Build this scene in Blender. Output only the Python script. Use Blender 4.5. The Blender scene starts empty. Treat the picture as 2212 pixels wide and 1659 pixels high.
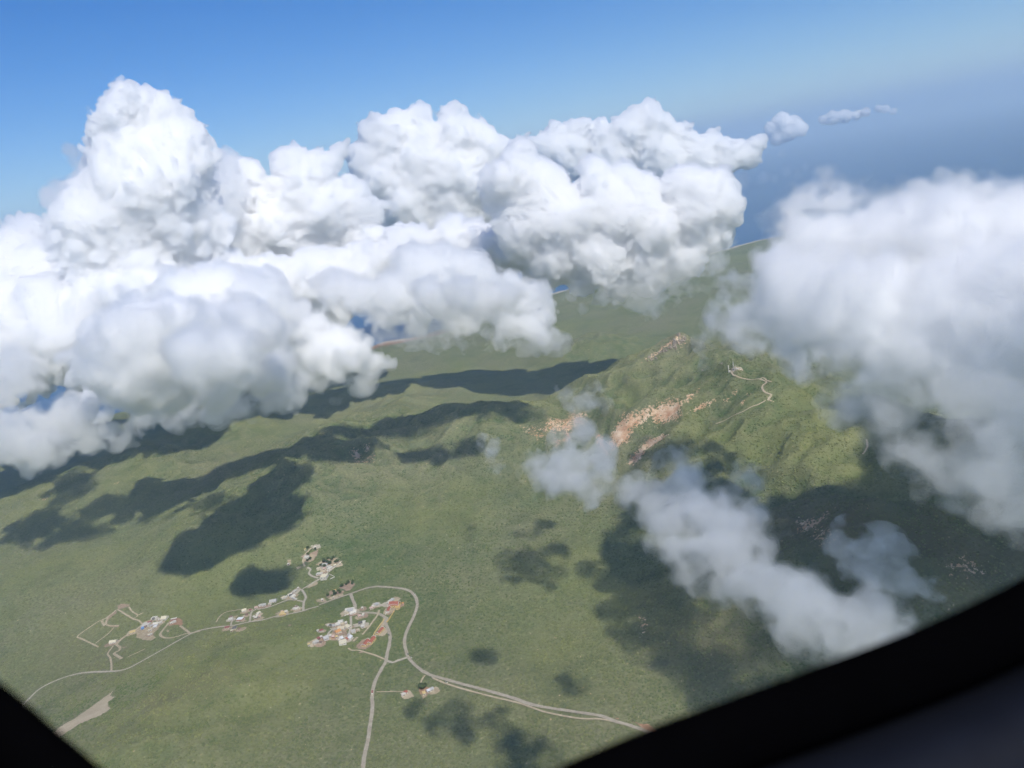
import bpy, math, random
import numpy as np
R = math.radians
SC = bpy.context.scene
COL = SC.collection
# ---------------- camera ----------------
CAM_H = 800.0
PITCH, ROLL = R(14.3), R(9.76)
F2212 = 1726.0                       # focal length in pixels of a 2212 px wide frame
cp, sp, cr, sr = math.cos(PITCH), math.sin(PITCH), math.cos(ROLL), math.sin(ROLL)
V_F = np.array((0, cp, -sp)); _r0 = np.array((1., 0, 0)); _u0 = np.array((0, sp, cp))
V_R = cr*_r0 - sr*_u0; V_U = sr*_r0 + cr*_u0
CAM = np.array((0., 0., CAM_H))
cam_d = bpy.data.cameras.new('camera'); cam = bpy.data.objects.new('camera', cam_d); COL.objects.link(cam)
from mathutils import Matrix, Vector
m = Matrix.Identity(4)
for i in range(3):
    m[i][0] = V_R[i]; m[i][1] = V_U[i]; m[i][2] = -V_F[i]; m[i][3] = CAM[i]
cam.matrix_world = m
cam_d.sensor_fit = 'HORIZONTAL'; cam_d.sensor_width = 36.0; cam_d.lens = 36.0*F2212/2212
cam_d.clip_start = 0.02; cam_d.clip_end = 400000
SC.camera = cam
# ---------------- world, sun ----------------
SUN_AZ, SUN_EL = R(157), R(48)       # azimuth clockwise from the view direction (+Y)
w = bpy.data.worlds.new('World'); SC.world = w; w.use_nodes = True
nt = w.node_tree; bg = nt.nodes['Background']
sky = nt.nodes.new('ShaderNodeTexSky'); sky.sky_type = 'NISHITA'; sky.sun_disc = False
sky.sun_elevation = SUN_EL; sky.sun_rotation = SUN_AZ; sky.altitude = 800; sky.air_density = 1; sky.dust_density = 0.0; sky.ozone_density = 4.0
hs = nt.nodes.new('ShaderNodeHueSaturation'); hs.inputs['Saturation'].default_value = 1.45; hs.inputs['Hue'].default_value = 0.514
nt.links.new(sky.outputs[0], hs.inputs['Color']); nt.links.new(hs.outputs[0], bg.inputs[0]); bg.inputs[1].default_value = 0.098
sd = bpy.data.lights.new('sun', 'SUN'); sd.energy = 4.2; sd.angle = R(0.53); sd.color = (1, 0.95, 0.87)
so = bpy.data.objects.new('sun', sd); COL.objects.link(so)
SUN_DIR = Vector((math.sin(SUN_AZ)*math.cos(SUN_EL), math.cos(SUN_AZ)*math.cos(SUN_EL), math.sin(SUN_EL)))
so.rotation_euler = SUN_DIR.to_track_quat('Z', 'Y').to_euler()
vs = SC.view_settings; vs.view_transform = 'Standard'; vs.look = 'None'; vs.exposure = 0.18; vs.gamma = 1
HAZE = 5.5e-5
cy = SC.cycles
cy.max_bounces = 44; cy.volume_bounces = 38; cy.diffuse_bounces = 4; cy.glossy_bounces = 2
cy.transparent_max_bounces = 1024
cy.use_denoising = True; cy.use_adaptive_sampling = True; cy.adaptive_threshold = 0.045; cy.adaptive_min_samples = 20
cy.sample_clamp_indirect = 6
# ---------------- pixel <-> world ----------------
def ray(px, py):
    d = V_F + V_R*(px-1106)/F2212 - V_U*(py-829.5)/F2212
    return d/np.linalg.norm(d)
def at_dist(px, py, hd):                 # point on that ray at horizontal distance hd
    d = ray(px, py); return CAM + d*(hd/math.hypot(d[0], d[1]))
def at_z(px, py, z):
    d = ray(px, py); return CAM + d*((z-CAM_H)/d[2])
# ---------------- noise on lattices ----------------
class Noise:
    def __init__(s, seed, n=64):
        s.n = n; s.t = np.random.default_rng(seed).random((n, n, n), dtype=np.float32)*2-1
    def __call__(s, p):                  # p (N,3) -> (N,)
        i = np.floor(p).astype(np.int32); f = (p-i).astype(np.float32); f = f*f*(3-2*f); n = s.n; i %= n; j = (i+1) % n
        t = s.t; x0, y0, z0 = i.T; x1, y1, z1 = j.T; fx, fy, fz = f.T
        a = t[x0, y0, z0]*(1-fx)+t[x1, y0, z0]*fx; b = t[x0, y1, z0]*(1-fx)+t[x1, y1, z0]*fx
        c = t[x0, y0, z1]*(1-fx)+t[x1, y0, z1]*fx; d = t[x0, y1, z1]*(1-fx)+t[x1, y1, z1]*fx
        return (a*(1-fy)+b*fy)*(1-fz)+(c*(1-fy)+d*fy)*fz
    def fbm(s, p, oct=4, gain=.5, lac=2.03):
        o = 0; a = 1.; t = 0
        for k in range(oct): o = o+a*s(p*lac**k+k*17.3); t += a; a *= gain
        return o/t
    def billow(s, p, oct=4, gain=.5, lac=2.1):
        o = 0; a = 1.; t = 0
        for k in range(oct): o = o+a*np.abs(s(p*lac**k+k*11.7)); t += a; a *= gain
        return o/t
NZ = Noise(7)
def surface_nets(D, org, vox, iso=0.):
    """isosurface D<iso is inside; returns verts, quads"""
    ins = D < iso
    nx, ny, nz = D.shape
    c = np.zeros((nx-1, ny-1, nz-1), np.int8)
    for dx in (0, 1):
        for dy in (0, 1):
            for dz in (0, 1): c += ins[dx:nx-1+dx, dy:ny-1+dy, dz:nz-1+dz]
    act = (c > 0) & (c < 8)
    idx = np.full(act.shape, -1, np.int32); cells = np.argwhere(act); idx[act] = np.arange(len(cells))
    acc = np.zeros((len(cells), 3), np.float32); cnt = np.zeros(len(cells), np.float32)
    corners = [(a, b, e) for a in (0, 1) for b in (0, 1) for e in (0, 1)]
    I, J, K = cells.T
    val = {k: D[I+k[0], J+k[1], K+k[2]]-iso for k in corners}
    for a in corners:
        for ax in range(3):
            if a[ax] == 0:
                b = list(a); b[ax] = 1; b = tuple(b)
                va, vb = val[a], val[b]; cr_ = (va < 0) != (vb < 0)
                t = np.where(cr_, va/np.where(cr_, va-vb, 1), 0)
                for q in range(3):
                    acc[:, q] += np.where(cr_, a[q]+(t if q == ax else 0), 0)
                cnt += cr_
    V = (cells+acc/cnt[:, None])*vox+org
    quads = []
    for ax in range(3):
        s0 = [slice(1, -1)]*3; s0[ax] = slice(0, -1); s1 = list(s0); s1[ax] = slice(1, None)
        a, b = ins[tuple(s0)], ins[tuple(s1)]
        e = np.argwhere(a != b); fl = a[a != b]
        off = np.array([1, 1, 1]); off[ax] = 0; g = e+off
        u, v = (ax+1) % 3, (ax+2) % 3
        du = np.zeros(3, int); du[u] = 1; dv = np.zeros(3, int); dv[v] = 1
        def id_(x): return idx[x[:, 0], x[:, 1], x[:, 2]]
        q = np.stack([id_(g-du-dv), id_(g-dv), id_(g), id_(g-du)], 1)
        q[~fl] = q[~fl][:, ::-1]
        quads.append(q)
    return V, np.concatenate(quads)
def mesh_np(name, V, F, mats, smooth=True, mat_idx=None):
    me = bpy.data.meshes.new(name); k = F.shape[1]
    me.vertices.add(len(V)); me.vertices.foreach_set('co', np.ascontiguousarray(V, np.float32).ravel())
    me.loops.add(F.size); me.loops.foreach_set('vertex_index', np.ascontiguousarray(F, np.int32).ravel())
    me.polygons.add(len(F)); me.polygons.foreach_set('loop_start', np.arange(0, F.size, k, dtype=np.int32))
    me.polygons.foreach_set('use_smooth', np.full(len(F), smooth))
    for mt in mats: me.materials.append(mt)
    if mat_idx is not None: me.polygons.foreach_set('material_index', np.ascontiguousarray(mat_idx, np.int32))
    me.update(calc_edges=True)
    return me
# =============== cloud shapes ===============
def _bspl(n, vox, scale, off):
    u = np.arange(n)*vox/scale+off; i = np.floor(u).astype(int); f = u-i
    W = np.zeros((n, i.max()-i.min()+5), np.float32); r = np.arange(n); b = i-i.min()
    for k, w in enumerate([(1-f)**3/6, (3*f**3-6*f*f+4)/6, (-3*f**3+3*f*f+3*f+1)/6, f**3/6]): W[r, b+k] += w
    return W
def grid_noise(shape, vox, scale, rng, anis=(1, 1, 1)):
    """smooth noise, about unit deviation, on a whole grid at once"""
    Ws = [_bspl(n, vox, scale*a, rng.random()) for n, a in zip(shape, anis)]
    L = rng.normal(size=[w.shape[1] for w in Ws]).astype(np.float32)
    o = np.tensordot(Ws[2], L, (1, 2)); o = np.tensordot(Ws[1], o, (1, 2)); o = np.tensordot(Ws[0], o, (1, 2))
    return o.transpose(0, 1, 2)*2.6
def cloud_field(lobes, vox, seed, levels=3, base=None, warp=.32, puff=.105, psc=.2, wisp=0., fray=.02, kids=22, flat=1.0, maxvox=9e6, anis=(1, 1, 1)):
    """lobes (N,4) x y z r -> signed distance-like grid made of puffs on puffs, stirred by noise"""
    rng = np.random.default_rng(seed)
    S = [np.array(lobes, float)]; cur = S[0]
    for lv in range(levels):
        nx = []
        for x, y, z, r in cur:
            n = max(5, int(kids*(0.7+0.6*rng.random()))) if lv == 0 else 9
            d = rng.normal(size=(n, 3)); d /= np.linalg.norm(d, axis=1)[:, None]
            d[:, 2] = np.where(d[:, 2] < -0.2, -d[:, 2]*0.6, d[:, 2])
            rr = r*(0.20+0.24*rng.random(n)**1.4)
            if rr.max() < 1.3*vox: continue
            nx.append(np.c_[np.array((x, y, z))+d*(r*0.88-rr*.3)[:, None], rr])
        if not nx: break
        cur = np.concatenate(nx); S.append(cur)
    A = np.concatenate(S); rm = float(np.median(S[0][:, 3]))
    p = 4*vox+rm*(.35+warp*.6)
    lo = (A[:, :3]-A[:, 3:]).min(0)-p; hi = (A[:, :3]+A[:, 3:]).max(0)+p
    if base is not None: lo[2] = max(lo[2], base-rm*.7)
    n = np.ceil((hi-lo)/vox).astype(int)+1
    while n.prod() > maxvox: vox *= 1.06; n = np.ceil((hi-lo)/vox).astype(int)+1
    FAR_ = rm*1.2
    D = np.full(n, FAR_, np.float32)
    ax = [(lo[i]+vox*np.arange(n[i])).astype(np.float32) for i in range(3)]
    for x, y, z, r in A:
        sl = []; m_ = max(4*vox, min(FAR_, r*1.0))
        for i, cc in enumerate((x, y, z)):
            a = max(0, int((cc-r-m_-lo[i])/vox)); b = min(n[i], int((cc+r+m_-lo[i])/vox)+2); sl.append(slice(a, b))
        if any(s.stop <= s.start for s in sl): continue
        X = (ax[0][sl[0]]-x)**2; Y = (ax[1][sl[1]]-y)**2; Z = (ax[2][sl[2]]-z)**2
        d = np.sqrt(X[:, None, None]+Y[None, :, None]+Z[None, None, :])-r
        s = tuple(sl); k = .22*r; o = D[s]; h = np.clip(k-np.abs(o-d), 0, None)/k
        D[s] = np.minimum(o, d)-h*h*k*.25
    # stir: look the field up at shifted places
    near = D < rm*.75
    I = np.argwhere(near); Q_ = I.astype(np.float32)
    for sc, am in ((rm*1.1, warp), (rm*.38, warp*.38), (rm*.15, warp*.15)):
        if sc < 2*vox: break
        for c in range(3): Q_[:, c] += grid_noise(n, vox, sc, rng, anis)[near]*(am*rm*.42/vox)
    Q_ = np.clip(Q_, 0, n-1.001); i = Q_.astype(np.int32); f = Q_-i; x, y, z = i.T; fx, fy, fz = f.T
    v = 0
    for a in (0, 1):
        for b in (0, 1):
            for e in (0, 1): v = v+D[x+a, y+b, z+e]*((fx if a else 1-fx)*(fy if b else 1-fy)*(fz if e else 1-fz))
    sc, am = rm*psc, puff*rm
    for k in range(5):                                 # rounded bumps between sharp creases
        if sc < 1.9*vox: break
        v = v-am*(np.abs(grid_noise(n, vox, sc, rng)[near])-.75); sc *= .52; am *= .6
    if fray:
        sc, am = rm*.26, fray*rm; low = 1+3.*np.clip((base+170-ax[2][I[:, 2]])/170, 0, 1) if base is not None else 1.
        for k in range(4):
            if sc < 1.5*vox: break
            v = v+am*low*grid_noise(n, vox, sc, rng)[near]; sc *= .5; am *= .7
    if wisp:
        sc, am = rm*.95, wisp*rm
        for k in range(5):
            if sc < 1.6*vox: break
            v = v+am*grid_noise(n, vox, sc, rng, anis)[near]; sc *= .5; am *= .7
    if base is not None:
        bz = base+grid_noise((n[0], n[1], 1), vox, rm*.7, rng)*rm*.16+grid_noise((n[0], n[1], 1), vox, rm*.25, rng)*rm*.07
        v = np.maximum(v, (bz[I[:, 0], I[:, 1], 0]-ax[2][I[:, 2]])*flat)
    D[near] = v
    D[0] = D[-1] = FAR_; D[:, 0] = D[:, -1] = FAR_; D[:, :, 0] = D[:, :, -1] = FAR_
    return D, lo, vox
def vol_mat(name, dens, aniso=0.3, col=(1, 1, 1)):
    mt = bpy.data.materials.new(name); mt.use_nodes = True; nt = mt.node_tree; nt.nodes.clear()
    o = nt.nodes.new('ShaderNodeOutputMaterial'); v = nt.nodes.new('ShaderNodeVolumeScatter')
    v.inputs['Color'].default_value = (*col, 1); v.inputs['Density'].default_value = dens; v.inputs['Anisotropy'].default_value = aniso
    nt.links.new(v.outputs[0], o.inputs['Volume']); return mt
# =============== terrain height ===============
def seg_d(P, a, b):
    a = np.asarray(a, float); b = np.asarray(b, float); ab = b[:2]-a[:2]; L = (ab**2).sum()+1e-9
    t = np.clip(((P-a[:2])@ab)/L, 0, 1); q = a[:2]+t[:, None]*ab
    return np.hypot(*(P-q).T), a[2]+t*(b[2]-a[2])
def ridge_h(P, pts, slope, rnd):
    o = np.full(len(P), -1e3)
    for a, b in zip(pts[:-1], pts[1:]):
        d, z = seg_d(P, a, b); o = np.maximum(o, z-slope*(np.sqrt(d*d+rnd*rnd)-rnd))
    return o
def smax(a, b, k):
    h = np.clip(0.5+0.5*(a-b)/k, 0, 1); return b*(1-h)+a*h+k*h*(1-h)
def Q(*pp): return [tuple(at_z(*p)) for p in pp]       # crest points seen at (px, py) standing z high
RIDGES = [  # points, slope, rounding
    (Q((-500, 1230, 60), (0, 1066, 75), (180, 1010, 105), (330, 955, 130), (480, 915, 120), (600, 880, 80)), .20, 90),
    (Q((400, 1175, 95), (520, 1085, 130), (640, 1000, 165), (760, 915, 165), (860, 868, 120)), .27, 60),
    (Q((690, 1060, 90), (780, 965, 150)), .24, 60),
    (Q((800, 930, 120), (960, 892, 175), (1080, 885, 180), (1150, 905, 160)), .34, 45),
    (Q((1200, 765, 60), (1290, 722, 135), (1360, 745, 80)), .34, 50),
    (Q((1400, 775, 170), (1460, 735, 275), (1500, 745, 265), (1545, 775, 262), (1582, 800, 268), (1640, 822, 258), (1690, 835, 235), (1760, 850, 190)), .42, 30),
    (Q((1545, 790, 255), (1450, 850, 228), (1330, 878, 195), (1250, 885, 170), (1170, 905, 140)), .45, 25),
    (Q((1300, 882, 185), (1250, 925, 140), (1200, 955, 100)), .5, 14),
    (Q((1560, 815, 240), (1500, 850, 200), (1440, 905, 135)), .55, 12),
    (Q((1590, 830, 235), (1545, 862, 190), (1490, 893, 140)), .55, 10),
    (Q((1690, 850, 235), (1660, 868, 225), (1590, 895, 190), (1480, 930, 150), (1400, 960, 115), (1355, 990, 80)), .48, 16),
    (Q((1760, 900, 220), (1640, 925, 190), (1560, 955, 160), (1500, 985, 120)), .36, 30),
    (Q((2300, 900, 210), (2100, 935, 215), (1960, 950, 215), (1850, 932, 205), (1740, 962, 165), (1640, 985, 120)), .38, 30),
    (Q((2350, 1130, 200), (2050, 1120, 205), (1920, 1103, 215), (1800, 1100, 200), (1715, 1110, 175), (1650, 1150, 110)), .46, 18),
    (Q((1870, 1010, 160), (1760, 1060, 120)), .36, 30),
    (Q((2300, 1330, 130), (2000, 1280, 150), (1850, 1230, 120)), .36, 40),
    (Q((150, 1760, 85), (330, 1590, 100), (450, 1470, 96), (580, 1408, 84), (690, 1384, 70)), .17, 50),
    (Q((-150, 1330, 70), (90, 1240, 80)), .16, 90),
    (Q((1180, 1190, 60), (1080, 1120, 80), (1010, 1060, 95)), .12, 90),
    (Q((700, 850, 95), (880, 835, 100)), .16, 60),
    (Q((1600, 650, 60), (1480, 640, 75), (1380, 665, 50)), .16, 90),
]
COAST = np.array([(-40000, 0), (-9000, 2600), (-4200, 3500), (-2600, 3750), (-1500, 4050), (-900, 4350), (-700, 4620), (-350, 4750), (200, 5350), (1100, 5750), (2100, 6262), (3200, 6350), (5000, 6100), (9000, 5200), (40000, -2000)], float)
def height(x, y):
    P = np.c_[np.ravel(x), np.ravel(y)].astype(float); P3 = np.c_[P, np.zeros(len(P))]
    base = 46+NZ.fbm(P3/620+3, 3)*20+NZ.fbm(P3/160+9, 2)*5
    h = base
    for pts, s, r in RIDGES:
        lo = np.array(pts)[:, :2].min(0)-900; hi = np.array(pts)[:, :2].max(0)+900
        k = ((P > lo) & (P < hi)).all(1)
        if k.any(): h[k] = smax(ridge_h(P[k], pts, s, r), h[k], 16)
    up = np.clip((h-62)/90, 0, 1)
    h = h+up*((0.34-np.abs(NZ.fbm(P3/150+31, 2)))*58-4)+up*(.3-np.abs(NZ.fbm(P3/62+15, 2)))*24+up*NZ.fbm(P3/30+5, 2)*4
    yc = np.interp(P[:, 0], COAST[:, 0], COAST[:, 1])
    yc = yc+NZ.fbm(P3/420+70, 4)*150
    d = yc-P[:, 1]
    k = np.clip(d/500, -1, 1)
    h = np.where(k > 0, 3+(h-3)*(k*k*(3-2*k)), 3+k*60)
    return h
def axis(parts):
    o = []
    for a, b, s in parts: o.append(np.arange(a, b, s))
    return np.concatenate(o+[[parts[-1][1]]])
GX = axis([(-30000, -8000, 1500), (-8000, -2400, 90), (-2400, -1200, 16), (-1200, 900, 7), (900, 2000, 14), (2000, 8000, 90), (8000, 30000, 1500)])
GY = axis([(-14000, -2000, 800), (-2000, 500, 60), (500, 2500, 7), (2500, 3600, 13), (3600, 6800, 28), (6800, 14000, 300)])
gx, gy = np.meshgrid(GX, GY, indexing='ij')
GZ = height(gx, gy).reshape(gx.shape)
def hz(x, y):                                          # height on the mesh itself
    x = np.atleast_1d(np.asarray(x, float)); y = np.atleast_1d(np.asarray(y, float))
    i = np.clip(np.searchsorted(GX, x)-1, 0, len(GX)-2); j = np.clip(np.searchsorted(GY, y)-1, 0, len(GY)-2)
    fx = (x-GX[i])/(GX[i+1]-GX[i]); fy = (y-GY[j])/(GY[j+1]-GY[j])
    a, b, c, d = GZ[i, j], GZ[i+1, j], GZ[i+1, j+1], GZ[i, j+1]
    return np.where(fx >= fy, a+(b-a)*fx+(c-b)*fy, a+(c-d)*fx+(d-a)*fy)
def ground(px, py):                                    # where the ray through a pixel meets the land
    d = ray(px, py)
    t = np.arange(300, 9000, 4.0); p = CAM+d*t[:, None]
    b = p[:, 2] < hz(p[:, 0], p[:, 1])
    k = int(np.argmax(b)) if b.any() else len(t)-1
    a_, b_ = t[max(k-1, 0)], t[k]
    for _ in range(12):
        mth = (a_+b_)/2; q = CAM+d*mth
        if q[2] < hz(q[0], q[1])[0]: b_ = mth
        else: a_ = mth
    return CAM+d*b_
# =============== materials ===============
class NT:
    def __init__(s, name):
        s.m = bpy.data.materials.new(name); s.m.use_nodes = True; s.t = s.m.node_tree; s.t.nodes.clear()
        s.out = s.n('ShaderNodeOutputMaterial')
    def n(s, t, **k):
        o = s.t.nodes.new(t)
        for a, b in k.items(): setattr(o, a, b)
        return o
    def l(s, a, b): s.t.links.new(a, b)
    def noise(s, scale, detail=3, rough=.55, vec=None):
        o = s.n('ShaderNodeTexNoise'); o.inputs['Scale'].default_value = scale; o.inputs['Detail'].default_value = detail; o.inputs['Roughness'].default_value = rough
        if vec is not None: s.l(vec, o.inputs['Vector'])
        return o.outputs['Fac']
    def ramp(s, fac, stops):
        o = s.n('ShaderNodeValToRGB'); e = o.color_ramp.elements
        while len(e) < len(stops): e.new(.5)
        for q, (p, c) in zip(e, stops): q.position = p; q.color = (*c, 1)
        s.l(fac, o.inputs[0]); return o.outputs[0]
    def mix(s, fac, a, b, bt='MIX'):
        o = s.n('ShaderNodeMix', data_type='RGBA', blend_type=bt)
        if isinstance(fac, (int, float)): o.inputs[0].default_value = fac
        else: s.l(fac, o.inputs[0])
        for v, i in ((a, 6), (b, 7)):
            if isinstance(v, tuple): o.inputs[i].default_value = (*v, 1)
            else: s.l(v, o.inputs[i])
        return o.outputs[2]
    def math(s, op, a, b=0.):
        o = s.n('ShaderNodeMath', operation=op)
        for v, i in ((a, 0), (b, 1)):
            if isinstance(v, (int, float)): o.inputs[i].default_value = v
            else: s.l(v, o.inputs[i])
        return o.outputs[0]
    def attr(s, name): return s.n('ShaderNodeAttribute', attribute_name=name).outputs['Fac']
    def pos(s): return s.n('ShaderNodeNewGeometry').outputs['Position']
    def bsdf(s, col, rough=.9, bump=None, strength=.5, dist=1., spec=.2, metal=0.):
        b = s.n('ShaderNodeBsdfPrincipled')
        if isinstance(col, tuple): b.inputs['Base Color'].default_value = (*col, 1)
        else: s.l(col, b.inputs['Base Color'])
        b.inputs['Roughness'].default_value = rough; b.inputs['Specular IOR Level'].default_value = spec; b.inputs['Metallic'].default_value = metal
        if bump is not None:
            u = s.n('ShaderNodeBump'); u.inputs['Strength'].default_value = strength; u.inputs['Distance'].default_value = dist
            s.l(bump, u.inputs['Height']); s.l(u.outputs[0], b.inputs['Normal'])
        s.l(b.outputs[0], s.out.inputs['Surface']); return s.m
def plain(name, col, rough=.85, var=.18, scale=.6, spec=.2, metal=0.):
    t = NT(name); f = t.noise(scale, 4, .6, t.pos())
    lo = tuple(c*(1-var) for c in col); hi = tuple(min(1, c*(1+var)) for c in col)
    return t.bsdf(t.ramp(f, [(.3, lo), (.7, hi)]), rough, spec=spec, metal=metal)
# =============== the land ===============
gP = np.c_[gx.ravel(), gy.ravel()]; gP3 = np.c_[gP, np.zeros(len(gP))]
def in_poly(P, poly):
    x, y = P.T; c = np.zeros(len(P), bool); n = len(poly)
    for i in range(n):
        x0, y0 = poly[i]; x1, y1 = poly[i-1]
        k = ((y0 > y) != (y1 > y)) & (x < (x1-x0)*(y-y0)/((y1-y0) if y1 != y0 else 1e-9)+x0); c ^= k
    return c
def poly_field(P, poly, edge):                         # 1 inside, fading over edge metres
    d = np.full(len(P), 1e9)
    for a, b in zip(poly, poly[1:]+poly[:1]): d = np.minimum(d, seg_d(P, (*a, 0), (*b, 0))[0])
    s = np.where(in_poly(P, poly), -d, d); return np.clip(.5-s/edge, 0, 1)
def gpoly(pts): return [tuple(ground(*p)[:2]) for p in pts]
def zc(k):                                             # converters from my enlarged views to the 2212 px frame
    ox, oy, s = {1: (658.3, 1283.7, .1058), 2: (460.8, 1250.8, .1058), 3: (592.5, 1163, .1058), 4: (153.6, 1272.7, .1323), 5: (855.8, 1404.4, .1058), 6: (1371.5, 702.2, .1587), 7: (1097.2, 822.9, .1786), 8: (1152, 1448.3, .1488), 'L': (0, 829.5, .5), 'R': (1106, 829.5, .5)}[k]
    return lambda *pp: [(ox+x*s, oy+y*s) for x, y in pp]
SOIL = [  # bare earth on the slopes: points, strength, edge
    (zc(7)((1500, 400), (1950, 230), (2110, 240), (2060, 460), (1850, 500), (1720, 420), (1620, 520), (1500, 560), (1430, 740), (1260, 830), (1230, 700), (1360, 480)), 1., 22),
    (zc(7)((1060, 650), (1130, 660), (1240, 900), (1190, 900)), 1., 10),
    (zc(7)((400, 600), (760, 350), (950, 380), (950, 520), (640, 640), (430, 690)), .62, 24),
    (zc(7)((150, 540), (300, 530), (480, 650), (400, 760), (200, 620)), .55, 24),
    (zc(7)((560, 720), (720, 630), (760, 680), (600, 800)), .8, 14),
    (zc(7)((1440, 980), (1640, 760), (1880, 630), (1930, 650), (1700, 820), (1560, 990)), .95, 14),
    (zc(6)((660, 1040), (860, 870), (900, 900), (780, 1000), (700, 1060)), .8, 14),
    (zc(6)((720, 1180), (900, 1050), (1130, 985), (1100, 1020), (880, 1150)), .75, 10),
    (zc(6)((1190, 1060), (1260, 990), (1280, 1020), (1200, 1075)), .9, 8),
    (zc(6)((1430, 1040), (1510, 1020), (1520, 1060), (1440, 1085)), .7, 8),
    (zc(6)((1520, 930), (1590, 930), (1560, 990)), .7, 8),
    (zc(6)((1330, 960), (1380, 860), (1400, 880), (1360, 980)), .75, 8),
    (zc(6)((120, 490), (330, 330), (480, 210), (600, 150), (690, 190), (680, 260), (430, 300), (200, 460)), .75, 16),
    (zc('R')((1230, 580), (1390, 545), (1300, 620), (1240, 650)), .7, 12),
    (zc('R')((1280, 600), (1390, 620), (1380, 690), (1300, 700)), .5, 14),
    (zc('R')((1850, 780), (1980, 760), (2080, 820), (1960, 830)), .6, 16),
    (zc('R')((545, 1000), (580, 1010), (580, 1090), (555, 1070)), .6, 10),
    (zc('L')((1515, 280), (1545, 285), (1562, 325), (1530, 318)), .95, 10),
    (zc('L')((1570, 262), (1600, 265), (1600, 285), (1580, 285)), .9, 8),
    (zc('L')((1500, 330), (1620, 290), (1620, 330), (1540, 350)), .4, 12),
    (zc('L')((160, 500), (210, 490), (200, 505)), .6, 10),
    (zc('L')((490, 425), (520, 420), (515, 432)), .6, 8),
]
soil = np.zeros(len(gP))
for pp, s, e in SOIL: soil = np.maximum(soil, s*poly_field(gP, gpoly(pp), e*1.6))
# red soil by the shore
yc = np.interp(gP[:, 0], COAST[:, 0], COAST[:, 1])+NZ.fbm(gP3/420+70, 4)*150
cd = yc-gP[:, 1]
red = np.clip(1-np.abs(gP[:, 0]+480)/520, 0, 1)*np.clip(1-cd/560, 0, 1)*(cd > -60)*1.5
beach = np.clip(1-np.abs(cd-10)/75, 0, 1)*np.clip((gP[:, 0]+900)/300, 0, 1)
# moister green in the valleys, drier olive on the crests
lush = NZ.fbm(gP3/330+40, 3)*.8
for pp, s, e in [(zc('L')((540, 1400), (300, 1420), (520, 1290), (900, 1200), (1300, 1070), (1420, 960), (1900, 900), (1560, 1000), (1340, 1090), (1080, 1160), (860, 1220), (700, 1320)), .9, 60),
                 (zc('L')((1480, 430), (1660, 480), (1760, 700), (1560, 860), (1400, 780), (1300, 560)), .35, 120),
                 (zc('L')((900, 1380), (1080, 1240), (1130, 1260), (1010, 1360)), .5, 40), (zc('L')((420, 1580), (560, 1560), (560, 1700), (400, 1700)), .5, 60)]:
    lush += s*poly_field(gP, gpoly(pp), e)
brown = np.zeros(len(gP))
for pp, s in [(zc('R')((1150, 560), (1400, 530), (1800, 560), (2230, 700), (2230, 1000), (1900, 900), (1600, 760), (1300, 700)), .8), (zc('R')((560, 860), (700, 900), (900, 1050), (1200, 1150), (900, 1300), (650, 1100)), .5), (zc('L')((560, 1400), (700, 1330), (900, 1260), (900, 1290), (720, 1380), (600, 1480)), .4), (zc('L')((250, 1150), (480, 1180), (520, 1250), (300, 1240)), .35)]: brown = np.maximum(brown, s*poly_field(gP, gpoly(pp), 140))
brown = np.clip(brown*(1+.9*NZ.fbm(gP3/120+55, 3)), 0, 1)
g1, g2 = np.gradient(GZ, GX, GY); curv = (np.gradient(g1, GX, axis=0)+np.gradient(g2, GY, axis=1)).ravel()   # gullies hold more water than crests
lush = np.clip(.45+.75*lush+np.clip(curv*14, -.35, .45), 0, 1)
dry = np.clip(NZ.fbm(gP3/240+90, 4)*1.1, 0, 1)
def terrain_mat():
    t = NT('scrub_land'); p = t.pos()
    n1 = t.noise(.16, 4, .65, p); n2 = t.noise(.035, 4, .6, p); n3 = t.noise(.006, 3, .5, p); n4 = t.noise(.0032, 4, .6, p)
    c = t.mix(t.attr('lush'), (.175, .185, .088), (.082, .122, .046))
    c = t.mix(t.math('MULTIPLY', t.attr('dry'), .7), c, (.22, .205, .12))
    c = t.mix(t.ramp(n2, [(.35, (0, 0, 0)), (.7, (1, 1, 1))]), c, t.mix(.5, c, (.20, .19, .095)))
    c = t.mix(t.ramp(n4, [(.45, (0, 0, 0)), (.7, (.5, .5, .5))]), c, (.19, .18, .115))
    c = t.mix(1., c, t.ramp(n1, [(.28, (.68, .7, .68)), (.5, (.98, .98, .98)), (.72, (1.32, 1.3, 1.27))]), 'MULTIPLY')
    c = t.mix(t.ramp(t.noise(.0021, 4, .55, p), [(.48, (0, 0, 0)), (.66, (.6, .6, .6))]), c, (.20, .21, .075))
    c = t.mix(t.ramp(t.noise(.011, 4, .6, p), [(.52, (0, 0, 0)), (.7, (.45, .45, .45))]), c, (.085, .105, .05))
    c = t.mix(t.math('MULTIPLY', t.attr('brown'), .8), c, (.125, .095, .055))
    sm = t.math('ADD', t.attr('soil'), t.math('MULTIPLY', t.math('SUBTRACT', n1, .54), 2.6))
    sm = t.ramp(sm, [(.34, (0, 0, 0)), (.48, (1, 1, 1))])
    so = t.ramp(t.noise(.05, 4, .7, p), [(.3, (.40, .20, .105)), (.5, (.52, .35, .22)), (.7, (.64, .52, .38))])
    c = t.mix(sm, c, so)
    rm = t.ramp(t.math('ADD', t.attr('red'), t.math('SUBTRACT', n3, .55)), [(.4, (0, 0, 0)), (.6, (1, 1, 1))])
    c = t.mix(rm, c, (.30, .16, .09))
    c = t.mix(t.attr('beach'), c, (.55, .46, .36))
    return t.bsdf(c, .95, n1, .8, 3.0, .05)
nx_, ny_ = gx.shape; ii = np.arange(nx_*ny_).reshape(nx_, ny_)
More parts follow.
